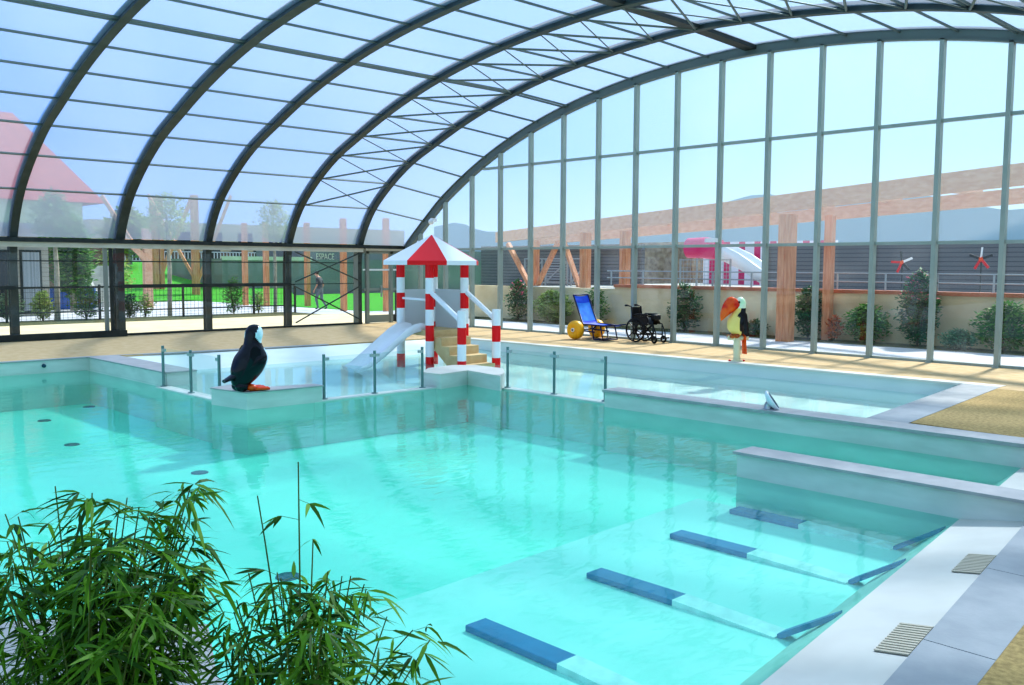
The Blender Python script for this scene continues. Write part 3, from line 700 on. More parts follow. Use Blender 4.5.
# small fittings
t = thing('security_camera', 'small white dome camera on the left of the end arch', 'camera', (19.75,24.05,3.45))
b = B(); b.ell((19.66,24.1,3.44),(.1,.1,.1)); b.build('dome', 'white', t); b = B(); b.box(19.66,19.86,24.05,24.15,3.44,3.56); b.build('bracket', 'white', t)
b = B(); b.box(19.66,19.8,12.98,13.30,2.6,2.7); tag(b.build('sensor_box', 'white', loc=(19.75,13.14,2.6)), 'small white sensor box on a mullion above the toucan', 'sensor')

# ------------------------------------------------------------------ bamboo
rnd = random.Random(7)
rdir = V((rt.x, rt.y, 0)).normalized(); ddir = V((fh.x, fh.y, 0))
def leaf(b, p, d, L, w, droop, roll, mi=0):
    d = V(d).normalized(); sd = d.cross(V((0,0,1)))
    if sd.length < .05: sd = V((1,0,0))
    sd.normalize(); nz = sd.cross(d); sd = sd*cos(roll)+nz*sin(roll); nz = d.cross(sd)*-1
    vs = []; p = V(p)
    for u, ww in ((0,.12),(.25,.9),(.55,.8),(.82,.4)):
        c = p + d*L*u + V((0,0,-1))*droop*L*u*u
        vs += [c+sd*w*ww/2+nz*w*.12*ww, c-sd*w*ww/2+nz*w*.12*ww]
    vs.append(p+d*L+V((0,0,-1))*droop*L)
    b.add(vs, [(0,1,3,2),(2,3,5,4),(4,5,7,6),(6,7,8)], mi)
def bamboo(label, base, stems, seed):
    r = random.Random(seed); t = thing('bamboo', label, 'bamboo', (base.x, base.y, 0))
    cu = B(); fo = B()
    for (dx, dd, top, bend, dens) in stems:
        p0 = base + rdir*dx*.35 + ddir*dd*.35; tip = base + rdir*(dx+bend[0]) + ddir*(dd+bend[1]); tip.z = top
        pts = []
        for i in range(11):
            u = i/10; e = u*u
            pts.append(V((p0.x+(tip.x-p0.x)*e, p0.y+(tip.y-p0.y)*e, top*(u if bend[2] == 0 else u*(1+bend[2]*(1-u))))))
        cu.tube(pts, [.0045*(1-.75*i/10)+.0008 for i in range(11)], 5)
        for j in range(dens):
            u = 1-r.random()**1.25*.62; i = min(9, int(u*10)); p = pts[i].lerp(pts[i+1], u*10-i)
            a = r.uniform(0, 2*pi); br = V((cos(a), sin(a), r.uniform(-.2,.5))).normalized()
            bl = r.uniform(.03,.16)*(1.35-u); e = p+br*bl
            if bl > .04: cu.tube([p, e], .0009, 3)
            for k in range(r.choice((2,3,3,4))):
                a2 = a+r.uniform(-1.1,1.1); dv = V((cos(a2), sin(a2), r.uniform(-.75,.35)))
                leaf(fo, e, dv, r.uniform(.06,.125), r.uniform(.009,.016), r.uniform(.05,.5), r.uniform(-.9,.9))
    cu.build('culms', 'culm', t); fo.build('foliage', 'leaf', t); return t
bA = V((.93,2.74,0)); stA = []
for i in range(46):
    dx = rnd.gauss(0,.17); dd = rnd.gauss(0,.16); hgt = 1.16-(2.4 if dx < 0 else .6)*dx*dx+dx*.35+rnd.gauss(0,.08)
    stA.append((dx, dd, hgt, (dx*.5+rnd.gauss(0,.05), rnd.gauss(0,.06), 0), 30))
stA += [(.2,.0,1.36,(.10,0,0),16),(.22,.05,1.30,(.06,0,0),16),(-.05,0,1.36,(-.02,0,0),2),(.15,0,1.30,(.02,0,0),8),(-.3,0,1.25,(-.12,0,0),10),(-.12,.0,1.27,(-.06,0,0),8),(.28,0,1.12,(.03,0,0),16),(.3,.03,1.0,(.02,0,0),14)]
bamboo('large dense bamboo clump at the bottom left corner', bA, stA, 3)
bB = V((1.40,2.31,0)); stB = []
for i in range(26):
    dx = rnd.gauss(0,.12); dd = rnd.gauss(0,.12); hgt = 1.0-2.0*dx*dx+rnd.gauss(0,.05)
    stB.append((dx, dd, hgt, (dx*.5+rnd.gauss(0,.04), rnd.gauss(0,.05), 0), 24))
stB += [(-.03,0,1.43,(.02,0,0),3),(-.08,0,1.33,(-.05,0,0),1),(.0,0,1.2,(.03,0,0),7),(.06,0,.93,(.26,0,.35),14),(.05,.05,1.05,(.12,0,.1),16),(-.12,0,1.10,(-.04,0,0),12)]
bamboo('smaller bamboo clump with thin arching tips, right of the large clump', bB, stB, 5)

# ------------------------------------------------------------------ outdoors: ground
def gplane(name, pts, z, m, lab, cat):
    b = B(); b.prism(pts, z-.2, z); return st(b.build(name, m), lab, cat)
gplane('terrace', [(-30,26.1),(19.3,26.1),(24,26.1),(22.5,32.2),(-30,32.6)], -.01, 'terrace', 'cream paved terrace outside the left glazing', 'terrace')
gplane('planting_bed', [(-30,32.6),(20.5,32.2),(20.5,34.6),(-30,34.9)], -.005, 'soil', 'planting strip along the dark fence', 'planting bed')
gplane('path', [(-30,34.9),(20.5,34.6),(20.5,32.2),(24,26),(60,26),(60,33),(23.6,33),(22.7,48),(-30,50)], -.015, 'path', 'pale concrete path beyond the fence', 'path')
b = B(); b.prism([(23.4,33),(70,33),(70,54),(35,54),(22.7,49)], -.2, .0); b.prism([(14,49),(30,50),(40,70),(14,70)], -.2, [0,0,2.0,2.4]); st(b.build('lawn', 'grass'), 'bright green lawn rising behind the timber posts', 'lawn')
gplane('pavement', [(19.95,-10),(23.2,-10),(23.2,26),(19.95,26)], -.02, 'path', 'pale pavement outside the end wall', 'pavement')
gplane('planting_bed', [(23.2,-10),(24.3,-10),(24.3,27),(23.2,27)], -.01, 'soil', 'narrow planting bed under the beige garden wall', 'planting bed')
b = B()
for P_ in ([(-60,26.5),(140,26.5),(140,140),(-60,140)], [(24.7,-60),(140,-60),(140,26.5),(24.7,26.5)], [(-60,-60),(24.7,-60),(24.7,-2.3),(-60,-2.3)]): b.prism(P_, -.8, -.6)
st(b.build('ground', 'soil'), 'ground around the buildings', 'ground')
gplane('upper_terrace', [(24.6,-20),(70,-20),(70,25.5),(24.6,25.5)], 1.2, 'conc', 'raised terrace behind the garden wall', 'terrace')
b = B(); b.prism([(24.3,-10),(24.6,-10),(24.6,20.0),(24.3,20.0)], -.2, 1.33); b.prism([(24.24,-10),(24.66,-10),(24.66,20.0),(24.24,20.0)], 1.28, 1.38, 1); b.prism([(24.3,20),(24.6,20),(24.6,27.5),(24.3,27.5)], -.2, 1.22)
st(b.build('garden_wall', ['render', 'terra']), 'beige rendered garden wall with terracotta coping', 'garden wall')
# hills and far masses
rnd = random.Random(11)
b = B(); pts = []
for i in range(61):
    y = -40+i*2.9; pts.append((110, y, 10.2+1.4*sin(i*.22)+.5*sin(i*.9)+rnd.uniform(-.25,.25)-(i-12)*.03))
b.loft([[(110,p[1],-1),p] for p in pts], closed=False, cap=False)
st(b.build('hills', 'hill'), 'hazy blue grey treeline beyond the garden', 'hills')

# ------------------------------------------------------------------ outdoors: plants
def shrub(name, label, base, rad, hgt, m, n=600, ls=.09, stem=True, low=.0, flowers=0, fm='pink', cat='shrub', group=None, seed=0, trunk=None, rx=None):
    rx = rx or rad
    n = int(n*2.2); ls *= 1.2; r = random.Random(seed or int(base[0]*100+base[1]*37)); t = thing(name, label, cat, base, group)
    x0, y0, z0 = base; b = B()
    cen = z0+low+(hgt-low)*.5; rz = (hgt-low)*.5
    for i in range(n):
        while True:
            p = V((r.uniform(-1,1), r.uniform(-1,1), r.uniform(-1,1)))
            if .15 < p.length < 1: break
        k = 1+.22*sin(5*atan2(p.y,p.x)+p.z*4+x0)
        tap = 1-.35*max(0,p.z)
        c = V((x0+p.x*rx*k*tap, y0+p.y*rad*k*tap, cen+p.z*rz))
        a = r.uniform(0,2*pi); d = V((cos(a), sin(a), r.uniform(-.5,.8))).normalized(); s_ = d.cross(V((r.uniform(-1,1),r.uniform(-1,1),1))).normalized()
        L_ = ls*r.uniform(.7,1.4); w = L_*.45
        mi = 1 if flowers and (p.z > .2 and r.random() < flowers) else 0
        b.add([c, c+d*L_*.5+s_*w*.5, c+d*L_, c+d*L_*.5-s_*w*.5], [(0,1,2,3)], mi)
    b.build('foliage', [m, fm], t)
    s = B()
    if trunk: s.tube([(x0,y0,z0-.02),(x0+.03,y0,z0+hgt*.4),(x0-.03,y0+.03,z0+hgt*.8)], [trunk,trunk*.85,trunk*.5], 10); s.build('trunk', 'bark', t)
    else:
        for k in range(5):
            a = k*1.256+r.random(); s.tube([(x0,y0,z0-.02),(x0+rx*.3*cos(a),y0+rad*.3*sin(a),cen),(x0+rx*.6*cos(a),y0+rad*.6*sin(a),cen+rz*.6)], [.02,.014,.006], 5)
        s.build('stems', 'stem', t)
    return t
X_ = 23.78; G = 'shrubs under the beige garden wall'
shrub('shrub', 'dark shrub with pink flowers, leftmost along the beige wall', (X_,24.1,0), .55, 1.5, 'shr1', 700, .1, flowers=.12, group=G, rx=.34)
shrub('shrub', 'large pale green bush left of the blue beach chair', (X_,22.4,0), .85, 1.15, 'shr2', 1500, .1, group=G, rx=.34)
shrub('shrub', 'green bush just behind the blue beach chair', (X_,20.4,0), .45, 1.3, 'shr4', 500, .1, group=G, rx=.34)
shrub('shrub', 'dark leafy shrub to the right of the black wheelchair', (X_,16.75,0), .55, 1.5, 'shr1', 900, .1, group=G, rx=.34)
shrub('shrub', 'low dark ground shrub just right of the toucan statue', (X_,14.3,0), .4, .45, 'shr1', 350, .08, group=G, rx=.34)
shrub('shrub', 'dark slim shrub behind the square timber posts', (X_+.15,12.7,0), .42, 1.5, 'shr1', 650, .1, group=G, rx=.34)
shrub('shrub', 'small orange leaved shrub beside the low green bush', (X_,11.85,0), .18, .7, 'redleaf', 220, .08, group=G, rx=.34)
shrub('shrub', 'rounded mid green bush right of the timber posts', (X_,10.95,0), .6, 1.05, 'shr4', 900, .1, group=G, rx=.34)
shrub('shrub', 'tall dark shrub topped with pink flowers', (X_,9.6,0), .5, 1.95, 'shr1', 1300, .1, flowers=.10, group=G, rx=.34)
shrub('shrub', 'grey green mound shrub low in front of the wall', (X_-.2,8.5,0), .42, .5, 'shr3', 700, .07, group=G, rx=.34)
shrub('shrub', 'bushy green shrub at the right end of the beige wall', (X_,7.55,0), .7, 1.2, 'shr4', 1000, .1, group=G, rx=.34)
# left side
G = 'young trees along the dark fence'
shrub('young_tree', 'slim pale trunked tree in front of the grey bungalow', (11.25,34.75,0), .75, 4.6, 'shr4', 900, .12, low=2.6, cat='tree', group=G, trunk=.10)
shrub('young_tree', 'slim pale trunked tree in front of the lawn posts', (15.35,34.75,0), .8, 4.8, 'shr2', 700, .12, low=2.9, cat='tree', group=G, trunk=.09)
shrub('young_tree', 'slim pale trunked tree left of the walking person', (19.9,34.75,0), .7, 4.7, 'shr2', 600, .12, low=2.9, cat='tree', group=G, trunk=.08)
G = 'shrubs along the dark fence'
for lab, x, y, rad, h, m, n in (('sparse pale shrub at the left, in front of the blue cover', 9.72,34.1,.4,1.1,'shr3',420), ('pale bushy shrub beside the slim trunk, left side', 10.72,34.2,.36,1.05,'shr2',420),
    ('dense green bush between slim trunk and fence post', 12.2,34.2,.5,1.25,'shr4',700), ('dark shrub beside the sliding frame', 13.75,34.0,.3,.9,'shr1',300), ('thin wispy shrub in front of the lawn', 14.35,34.2,.3,.9,'shr2',160),
    ('slender shrub left of the middle timber posts', 17.95,34.0,.42,1.5,'shr4',420), ('small pale shrub under the right timber posts', 19.05,34.1,.3,.9,'shr2',160), ('dark bush at the far left edge', 8.9,34.1,.35,.9,'shr1',300)):
    shrub('shrub', lab, (x,34.62,0), rad, h, m, n, .1, group=G, rx=rad)
shrub('leafy_tree', 'full green tree behind the corner of the bungalow', (14.0,41.2,0), .85, 4.0, 'shr4', 2200, .2, low=.6, cat='tree', trunk=.14)
shrub('hedge', 'olive green hedge above the concrete steps', (18.2,48,0), .95, 2.8, 'shr2', 700, .16, cat='hedge')
shrub('leafy_tree', 'olive tree rising beyond the lawn', (26.3,66,1.95), 1.6, 4.0, 'shr2', 1200, .4, low=.5, cat='tree', trunk=.2)
# dark mesh fence
t = thing('mesh_fence', 'dark wire mesh fence along the planting strip', 'fence', (6,34,0))
for x in (-2.0, 1.2, 3.8, 6.5, 9.4, 12.45, 15.55, 18.5, 20.4):
    B().box(x-.035,x+.035,33.97,34.03,-.02,1.25 if x < 18.6 else 1.1).build('fence_post', 'wire', t)
for z in (.3, 1.15): B().box(-2,20.4,33.985,34.015,z-.022,z+.022).build('fence_rail', 'wire', t)
b = B()
for k in range(150):
    x = -2+k*.15; 
    if x < 20.4: b.box(x-.004,x+.004,33.996,34.004,.03,1.15)
for z in (.1,.2,.45,.6,.8,1.0): b.box(-2,20.4,33.996,34.004,z-.004,z+.004)
b.build('wire_mesh', 'wire', t)
# timber posts with braces
def tpost(label, x, y, w, h, braces, group='timber pergola posts beyond the fence', wd='wood', z0=0, split=False):
    t = thing('timber_post', label, 'timber post', (x,y,z0), group)
    b = B()
    if split: b.box(x-w/2,x-w*.06,y-w/2,y+w/2,z0-.02,h); b.box(x+w*.06,x+w/2,y-w/2,y+w/2,z0-.02,h)
    else: b.box(x-w/2,x+w/2,y-w/2,y+w/2,z0-.02,h)
    b.build('post', wd, t, bevel=.02)
    for (dx, dy, za, zb) in braces:
        B().bar((x,y,za),(x+dx,y+dy,zb),max(.16, w*.35)).build('brace', wd, t)
tpost('thick timber post with two slanting braces, leftmost on the lawn edge', 23.4,54.5,.6,6.0,[(-2.4,2.0,.9,6.0),(1.6,-1.4,.9,6.0)], split=True)
tpost('timber post with slanting braces on the lawn, second from left', 24.5,51.8,.36,6.0,[(-2.0,1.7,1.0,6.0),(1.6,-1.4,.7,6.0)])
for lab, x, y in (('slim timber post in the middle of the left glazing', 22.2,41.6), ('timber post just right of the middle one', 22.45,40.0), ('timber post left of the walking person', 23.97,38.8), ('timber post right of the walking person', 22.85,34.05), ('timber post behind the glass door', 24.0,32.5)):
    tpost(lab, x, y, .23, 4.0, [])
t = thing('wooden_beam', 'pale diagonal timber brace seen above the steps', 'beam', (16.5,42,0))
B().bar((16.2,42,3.5),(17.5,42,2.2),.22).build('brace', 'woodl', t); B().box(17.4,17.75,41.9,42.2,-.02,3.6).build('post', 'woodl', t)
# right hand pergola
t = thing('pergola', 'long timber pergola roof behind the hazy end panes', 'pergola', (23,13,0))
def pb(a, b_, w, d, m='woodl', nm='beam'): B().bar(a, b_, w, d).build(nm, m, t)
pb((28.6,30.4,3.25),(20.75,4.6,4.02),.16,.46); pb((30.5,30.0,3.1),(22.8,4.4,3.75),.16,.36)
for k in range(9):
    u = k/8; a = V((26.3,22.9,3.5)).lerp(V((20.75,4.6,4.05)), u); pb(a+V((.05,.0,0)), a+V((2.4,-.7,-.05)), .07, .16, 'woodl', 'rafter')
def vpost(x, y, w, h, spl=True):
    b = B()
    if spl:
        d = V((.2,-.98,0)); 
        for o_ in (-.2, .2): b.bar((x+.06*o_,y-o_*.62*w*2,-.02),(x+.06*o_,y-o_*.62*w*2,h),w*.55,w)
    else: b.box(x-w/2,x+w/2,y-w/2,y+w/2,-.02,h)
    b.build('post', 'wood', t)
vpost(22.75,12.75,.34,3.4); vpost(23.95,12.15,.22,3.4,False); vpost(25.4,22.3,.28,3.2); vpost(25.2,20.3,.26,3.2)
vpost(26.4,25.9,.3,3.0)
B().bar((26.4,25.9,.9),(26.6,27.6,2.9),.16).build('brace', 'wood', t); B().bar((26.4,25.9,.9),(26.1,24.3,2.9),.16).build('brace', 'wood', t)
B().bar((25.6,22.6,.9),(26.2,24.1,2.9),.16).build('brace', 'wood', t)

# railing on the garden wall
t = thing('railing', 'low galvanised railing on top of the garden wall', 'railing', (24.5,8,1.38))
for y in [4+1.36*k for k in range(13)]: B().bar((24.5,y,1.36),(24.5,y,1.84),.04).build('railing_post', 'galv', t)
for z in (1.6, 1.83): B().tube([(24.5,3,z),(24.5,20.5,z)], .022, 6).build('rail', 'galv', t)
b = B(); b.prism([(30.4,4),(30.6,4),(30.6,18.0),(30.4,18.0)], 1.15, 2.75); tag(b.build('slat_screen', 'slat', loc=(30.5,11,1.2)), 'long dark grey slatted screen behind the low railing', 'screen')
for lab, y, zz in (('small pinwheel left of the tall flowering shrub, in front of the dark screen', 11.85, 2.15), ('small pinwheel with white arm in front of the dark screen, far right', 9.6, 2.25)):
    t = thing('pinwheel', lab, 'pinwheel', (28,y,1.2))
    B().tube([(28,y,1.2),(28,y,zz)], .02, 5).build('stick', 'wire', t); B().ell((27.97,y,zz),(.05,.07,.07),8,6).build('hub', 'orange', t)
    for k, (a, m) in enumerate(((.0,'white'),(1.3,'wire'),(2.7,'redpaint'),(3.9,'redpaint'),(5.1,'wire'))):
        a += .4 if y > 10 else 1.5
        B().bar((27.97,y,zz),(27.97,y-.33*cos(a),zz+.33*sin(a)),.03,.07).build('vane', m, t)
# pink water slide and striped wall
t = thing('water_slide', 'pink and white water slide on the upper terrace behind the toucan', 'water slide', (32,20.5,1.2))
b = B(); b.tube([(32,22.4,2.75),(32,21.6,2.75),(32,20.9,2.65)], [.42,.44,.42], 14); b.build('tube_section', 'slidepink', t)
b = B(); rings = []
for y, z, hh in ((21.0,2.62,.3),(20.4,2.4,.45),(19.8,2.1,.5),(19.2,1.75,.5),(18.7,1.5,.4)):
    rings.append([(31.7,y,z+hh*.8),(31.8,y,z-.1),(32.1,y,z-.2),(32.4,y,z-.1),(32.5,y,z+hh*.8),(32.58,y,z+hh*.8),(32.5,y,z-.2),(32.1,y,z-.35),(31.7,y,z-.2),(31.62,y,z+hh*.8)])
b.loft(rings); b.build('chute', 'white', t)
b = B(); b.box(31.6,32.5,17.1,18.7,1.19,1.98); b.build('landing_tub', 'slidepink', t, bevel=.12)
b = B()
for y in (22.0, 21.0): b.tube([(32,y,1.19),(32,y,2.6)], .05, 6)
b.build('support', 'galv', t)
b = B(); b.prism([(36,18),(36.2,18),(36.2,24.4),(36,24.4)], 1.2, 3.1); tag(b.build('striped_booth', 'tent', loc=(36,21,1.2)), 'pink and white striped booth wall behind the water slide', 'booth')
b = B(); b.box(38,40,26.4,30.6,-.5,3.2); b.box(37.96,38,26.5,27.0,-.5,3.2); tag(b.build('stone_building', 'stone', loc=(38,28,-.5)), 'rubble stone wall of a building left of the pink slide', 'building')
t = thing('wire_gate', 'square mesh wire fence panel in front of the pink slide', 'fence', (26.5,18.0,1.2))
b = B()
for y in (16.9,18.9): b.bar((26.5,y,1.19),(26.5,y,2.25),.05)
b.bar((26.5,16.9,2.22),(26.5,18.9,2.22),.03); b.bar((26.5,16.9,1.3),(26.5,18.9,1.3),.03); b.build('panel_frame', 'galv', t)
b = B()
for k in range(1,14): b.bar((26.5,16.9+k*.143,1.3),(26.5,16.9+k*.143,2.22),.01)
for k in range(1,7): b.bar((26.5,16.9,1.3+k*.13),(26.5,18.9,1.3+k*.13),.01)
b.build('wire_mesh', 'galv', t)
t = thing('metal_gate', 'galvanised steel gate with diagonal braces behind the pale bush', 'gate', (27.5,25.5,1.2))
b = B()
for y in (27.5,26.5,26.3,25.1,24.9,24.0): b.bar((27.5,y,-.1),(27.5,y,2.3),.06)
for z in (1.3,2.28): b.bar((27.5,27.5,z),(27.5,24.0,z),.05)
b.build('gate_frame', 'galv', t)
b = B()
for ya, yb in ((27.5,26.5),(26.3,25.1),(24.9,24.0)): b.bar((27.5,ya,1.3),(27.5,yb,2.2),.05)
b.build('brace', 'galv', t)
b = B()
for k in range(9): b.bar((27.5,26.3,1.35+k*.105),(27.5,25.1,1.35+k*.105),.03)
b.build('gate_bars', 'galv', t)
b = B(); b.box(30,30.2,23.3,33.0,-.5,2.9); tag(b.build('slat_screen', 'slat', loc=(30,27,-.5)), 'dark slatted screen behind the galvanised gate', 'screen')

# bungalow
t = thing('bungalow', 'grey sided flat bungalow with curtained window at the far left', 'house', (8,38,0))
B().box(1,12.05,38,46,-.6,3.3).build('wall', 'siding', t)
B().box(.8,12.25,37.7,46.2,3.3,3.5).build('roof', 'gbld', t)
w = B().box(11.02,11.78,37.95,38.02,.1,2.5).build('window', 'dark', t); B().box(11.1,11.7,37.93,37.96,.2,2.42).build('curtain', 'curtain', w)
w = B().box(8.6,10.75,37.95,38.02,.0,2.5).build('patio_door', 'dark', t); B().box(8.7,10.65,37.93,37.96,.2,2.4).build('pane', 'win', w)
t = thing('house', 'house with a big red roof seen hazily through the roof glazing at the left', 'house', (14,66,0))
B().box(2,22,62.5,72,-.6,6).build('wall', 'cbld', t)
b = B(); b.add([(1,62,5.9),(23.3,62,5.9),(23.3,73,5.9),(1,73,5.9),(6,67.5,11.9),(19.5,67.5,11.9)], [(0,1,5,4),(1,2,5),(2,3,4,5),(3,0,4),(3,2,1,0)]); b.build('roof', 'roof', t)
B().box(12.3,15.4,42.4,43.0,-.02,.98).build('x', 'bluebox', loc=(13.8,42.7,0)).name = 'blue_cover'
o = bpy.data.objects['blue_cover']; tag(o, 'low blue covered box behind the shrubs right of the bungalow', 'covered box'); bv = o.modifiers.new('b','BEVEL'); bv.width = .08; bv.segments = 2
# concrete steps
t = thing('concrete_steps', 'pale concrete outdoor steps right of the green tree', 'steps', (16.3,44,0))
b = B()
for k in range(7): b.box(15.8,17.2,43.6+.3*k,45.9,-.02+.27*k,.27*(k+1))
b.build('steps', 'conc', t)
b = B(); b.prism([(15.5,43.3),(15.8,43.3),(15.8,45.9),(15.5,45.9)], -.02, [.7,.7,2.6,2.6]); b.build('side_wall', 'conc', t); 
b = B(); b.box(15.2,18.6,50.2,50.6,-.1,3.2); tag(b.build('garden_screen', 'bbld', loc=(17,50.4,0)), 'brown screen wall behind the steps', 'screen')
# dark grey building with lettering
t = thing('grey_building', 'long dark grey building behind the walking person', 'building', (35,55,0))
B().box(27.5,66,54.5,62,-.6,2.35).build('lower_wall', 'gbld', t); B().box(34,66,55.2,62,2.3,3.1).build('upper_wall', 'gbld', t)
B().box(27.5,34,54.4,54.6,2.25,2.5).build('ledge', 'strip', t)
cu = bpy.data.curves.new('lettering', 'FONT'); cu.body = 'ESPACE'; cu.size = .62; cu.extrude = .01; cu.space_character = 1.0
to = bpy.data.objects.new('tmp', cu); dg = bpy.context.evaluated_depsgraph_get(); col.objects.link(to); dg.update()
me = bpy.data.meshes.new_from_object(to.evaluated_get(bpy.context.evaluated_depsgraph_get())); bpy.data.objects.remove(to)
lo = bpy.data.objects.new('lettering', me); col.objects.link(lo); lo.parent = t; me.materials.clear(); me.materials.append(M['letter'])
lo.location = V((34.75,55.12,2.34)) - t.location; lo.rotation_euler = (radians(90),0,0); lo.scale = (.72,1,1)
# far building with balconies
t = thing('apartment_building', 'brown and cream building with white balcony railings beyond the lawn', 'building', (38,78,0))
B().box(28,60,78,88,-.6,5.6).build('wall', 'cbld', t)
B().box(26.5,60,77.4,78,1.6,3.0).build('lower_wall', 'bbld', t)
for k in range(8):
    x = 29+k*2.2; w = B().box(x,x+1.1,77.3,77.45,2.3,3.6).build('window', 'dark', t)
b = B(); b.box(27,46,76.9,77.0,3.0,3.08); b.box(27,46,76.9,77.0,2.2,2.28)
for k in range(64): b.box(27+k*.3,27.06+k*.3,76.9,77.0,2.2,3.05)
b.build('balcony_railing', 'white', t)
for k in range(6): B().box(29+k*3,30.4+k*3,77.9,78.02,3.6,4.8).build('window', 'win', t)

# ------------------------------------------------------------------ person
def skin_person(x, y, ang, label):
    t = thing('person', label, 'person', (x,y,0))
    ca, sa = cos(ang), sin(ang); w = lambda f,l,z: V((f*ca-l*sa, f*sa+l*ca, z))
    J = dict(pel=(0,0,.92), sp=(.03,0,1.12), ch=(.06,0,1.33), nk=(.11,0,1.46), hd0=(.16,0,1.53), hd=(.18,0,1.60), hdt=(.18,0,1.67),
      hl=(0,.09,.88), kl=(.16,.1,.48), al=(.06,.1,.08), tl=(.2,.11,.03), hr=(0,-.09,.88), kr=(-.02,-.1,.46), ar=(-.28,-.1,.11), tr=(-.15,-.1,.03),
      sl=(.06,.18,1.38), el=(.02,.25,1.10), wl=(.16,.22,.90), pl=(.2,.21,.82), sr=(.06,-.18,1.38), er=(-.04,-.25,1.10), wr=(.08,-.25,.88), pr=(.12,-.24,.80))
    Rr = dict(pel=.13, sp=.125, ch=.14, nk=.06, hd0=.07, hd=.092, hdt=.07, hl=.10, kl=.07, al=.04, tl=.035, hr=.10, kr=.07, ar=.04, tr=.035, sl=.062, el=.043, wl=.028, pl=.034, sr=.062, er=.043, wr=.028, pr=.034)
    E_ = [('pel','sp'),('sp','ch'),('ch','nk'),('nk','hd0'),('hd0','hd'),('hd','hdt'),('pel','hl'),('hl','kl'),('kl','al'),('al','tl'),('pel','hr'),('hr','kr'),('kr','ar'),('ar','tr'),('ch','sl'),('sl','el'),('el','wl'),('wl','pl'),('ch','sr'),('sr','er'),('er','wr'),('wr','pr')]
    for s_, sg in (('l',1),('r',-1)):
        p = V(J['p'+s_])
        for k in range(4):
            J['f%s%d'%(s_,k)] = tuple(p+V((.03-.02*k,0,-.05+.004*k))); J['g%s%d'%(s_,k)] = tuple(p+V((.03-.02*k+.01,-.012*sg,-.085+.008*abs(k-1)))); Rr['f%s%d'%(s_,k)] = .010; Rr['g%s%d'%(s_,k)] = .008
            E_ += [('p'+s_,'f%s%d'%(s_,k)), ('f%s%d'%(s_,k),'g%s%d'%(s_,k))]
        J['th'+s_] = tuple(p+V((.045,0,-.015))); Rr['th'+s_] = .010; E_.append(('p'+s_,'th'+s_))
    J['nose'] = (.285,0,1.585); Rr['nose'] = .014; E_.append(('hd','nose'))
    for s_, sg in (('l',1),('r',-1)): J['ear'+s_] = (.17,.098*sg,1.59); Rr['ear'+s_] = .016; E_.append(('hd','ear'+s_))
    K = list(J); me = bpy.data.meshes.new('body'); me.from_pydata([w(*J[k]) for k in K], [(K.index(a),K.index(b)) for a, b in E_], [])
    o = bpy.data.objects.new('body', me); col.objects.link(o)
    md = o.modifiers.new('skin','SKIN'); md.use_smooth_shade = True
    for i, k in enumerate(K):
        sv = me.skin_vertices[0].data[i]; sv.radius = (Rr[k],Rr[k]); sv.use_root = (k == 'pel')
    s2 = o.modifiers.new('sub','SUBSURF'); s2.levels = 1; s2.render_levels = 1
    bpy.context.view_layer.update(); dg = bpy.context.evaluated_depsgraph_get()
    m2 = bpy.data.meshes.new_from_object(o.evaluated_get(dg)); bpy.data.objects.remove(o)
    o = bpy.data.objects.new('body', m2); col.objects.link(o); o.parent = t
    m2.materials.clear()
    for k in ('skin','shirt','trousers','shoe'): m2.materials.append(M[k])
    inv = Matrix.Rotation(-ang,3,'Z')
    for p in m2.polygons:
        c = inv @ V(p.center); z = c.z; arm = abs(c.y) > .185 
        p.material_index = 0 if z > 1.445 else (1 if z > (1.16 if arm else .95) else (0 if (arm and z > .6) else (2 if z > .09 else 3)))
    b = B(); c = w(.165,0,1.63); b.ell((x+c.x,y+c.y,c.z),(.105,.105,.085),14,8); hr = b.build('hair','hair',t)
    for sg in (-1,1):
        c = w(.265,.033*sg,1.615); B().ell((x+c.x,y+c.y,c.z),(.012,.012,.01),8,5).build('eye','blackm',t)
    c = w(.268,0,1.545); B().ell((x+c.x,y+c.y,c.z),(.012,.02,.007),8,5).build('mouth','redpaint',t)
    return t
skin_person(22.55, 35.45, radians(120), 'person in charcoal t-shirt and grey trousers walking outside, head bowed')

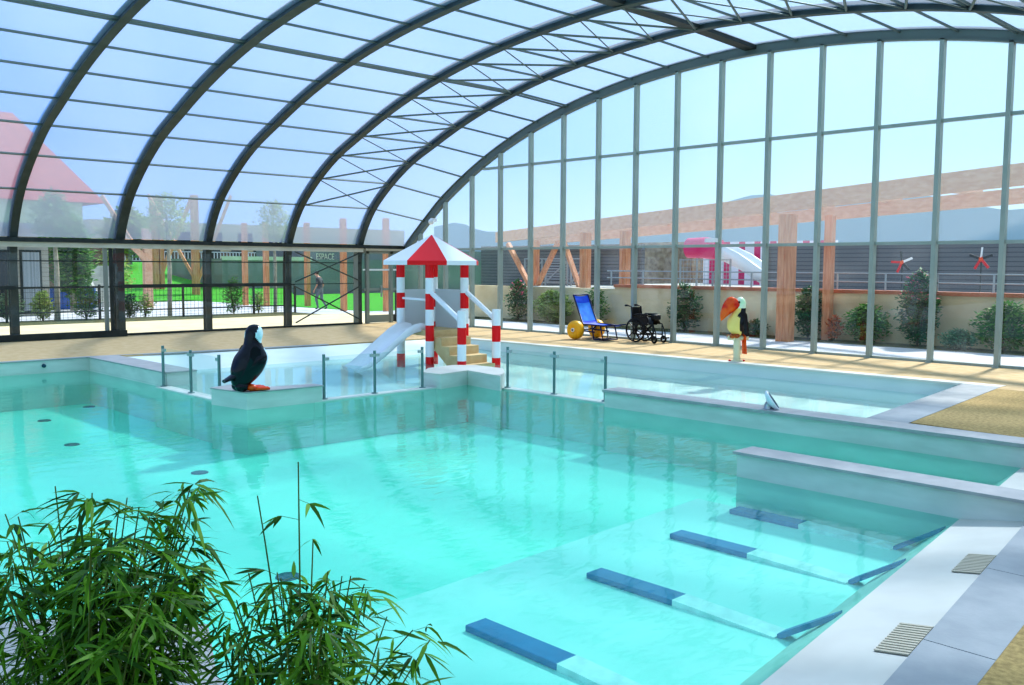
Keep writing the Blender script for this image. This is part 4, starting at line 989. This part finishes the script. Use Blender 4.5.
# ------------------------------------------------------------------ light
w = bpy.data.worlds.new('world'); sc.world = w; w.use_nodes = True; nt = w.node_tree; nt.nodes.clear(); N = nt.nodes; L = nt.links
out = N.new('ShaderNodeOutputWorld'); bg = N.new('ShaderNodeBackground'); tc = N.new('ShaderNodeTexCoord')
nv = N.new('ShaderNodeVectorMath'); nv.operation = 'NORMALIZE'; L.new(tc.outputs['Generated'], nv.inputs[0])
dp = N.new('ShaderNodeVectorMath'); dp.operation = 'DOT_PRODUCT'; dp.inputs[1].default_value = V((-.25,1,.12)).normalized(); L.new(nv.outputs[0], dp.inputs[0])
mr = N.new('ShaderNodeMapRange'); mr.inputs[1].default_value = .25; mr.inputs[2].default_value = .95; L.new(dp.outputs['Value'], mr.inputs[0])
mx = N.new('ShaderNodeMix'); mx.data_type = 'RGBA'; mx.inputs[6].default_value = c3('a8d2ec'); mx.inputs[7].default_value = c3('3a84dc'); L.new(mr.outputs[0], mx.inputs[0])
sp = N.new('ShaderNodeSeparateXYZ'); L.new(nv.outputs[0], sp.inputs[0])
mr2 = N.new('ShaderNodeMapRange'); mr2.inputs[1].default_value = .0; mr2.inputs[2].default_value = .12; mr2.inputs[3].default_value = .4; mr2.inputs[4].default_value = 0; L.new(sp.outputs[2], mr2.inputs[0])
mx2 = N.new('ShaderNodeMix'); mx2.data_type = 'RGBA'; mx2.inputs[7].default_value = c3('e4f4fb'); L.new(mr2.outputs[0], mx2.inputs[0]); L.new(mx.outputs[2], mx2.inputs[6])
nz = N.new('ShaderNodeTexNoise'); nz.inputs['Scale'].default_value = 2.2; nz.inputs['Detail'].default_value = 5; L.new(nv.outputs[0], nz.inputs['Vector'])
mr3 = N.new('ShaderNodeMapRange'); mr3.inputs[1].default_value = .5; mr3.inputs[2].default_value = .75; mr3.inputs[4].default_value = .4; L.new(nz.outputs[0], mr3.inputs[0])
mx3 = N.new('ShaderNodeMix'); mx3.data_type = 'RGBA'; mx3.inputs[7].default_value = c3('eef6fb'); L.new(mr3.outputs[0], mx3.inputs[0]); L.new(mx2.outputs[2], mx3.inputs[6])
L.new(mx3.outputs[2], bg.inputs[0]); bg.inputs[1].default_value = 1.1; L.new(bg.outputs[0], out.inputs[0])
sd = bpy.data.lights.new('sun', 'SUN'); sd.energy = 4.2; sd.angle = radians(5); sd.color = (1,.96,.88)
so = bpy.data.objects.new('sun', sd); col.objects.link(so)
so.rotation_euler = V((-1,-.12,-1.05)).to_track_quat('-Z','Y').to_euler()
sc.view_settings.view_transform = 'Standard'; sc.view_settings.exposure = .28
try: sc.view_settings.look = 'Medium High Contrast'
except Exception: pass
sc.cycles.max_bounces = 10; sc.cycles.transparent_max_bounces = 24; sc.cycles.diffuse_bounces = 4; sc.cycles.caustics_reflective = False; sc.cycles.caustics_refractive = False
sc.cycles.sample_clamp_indirect = 4
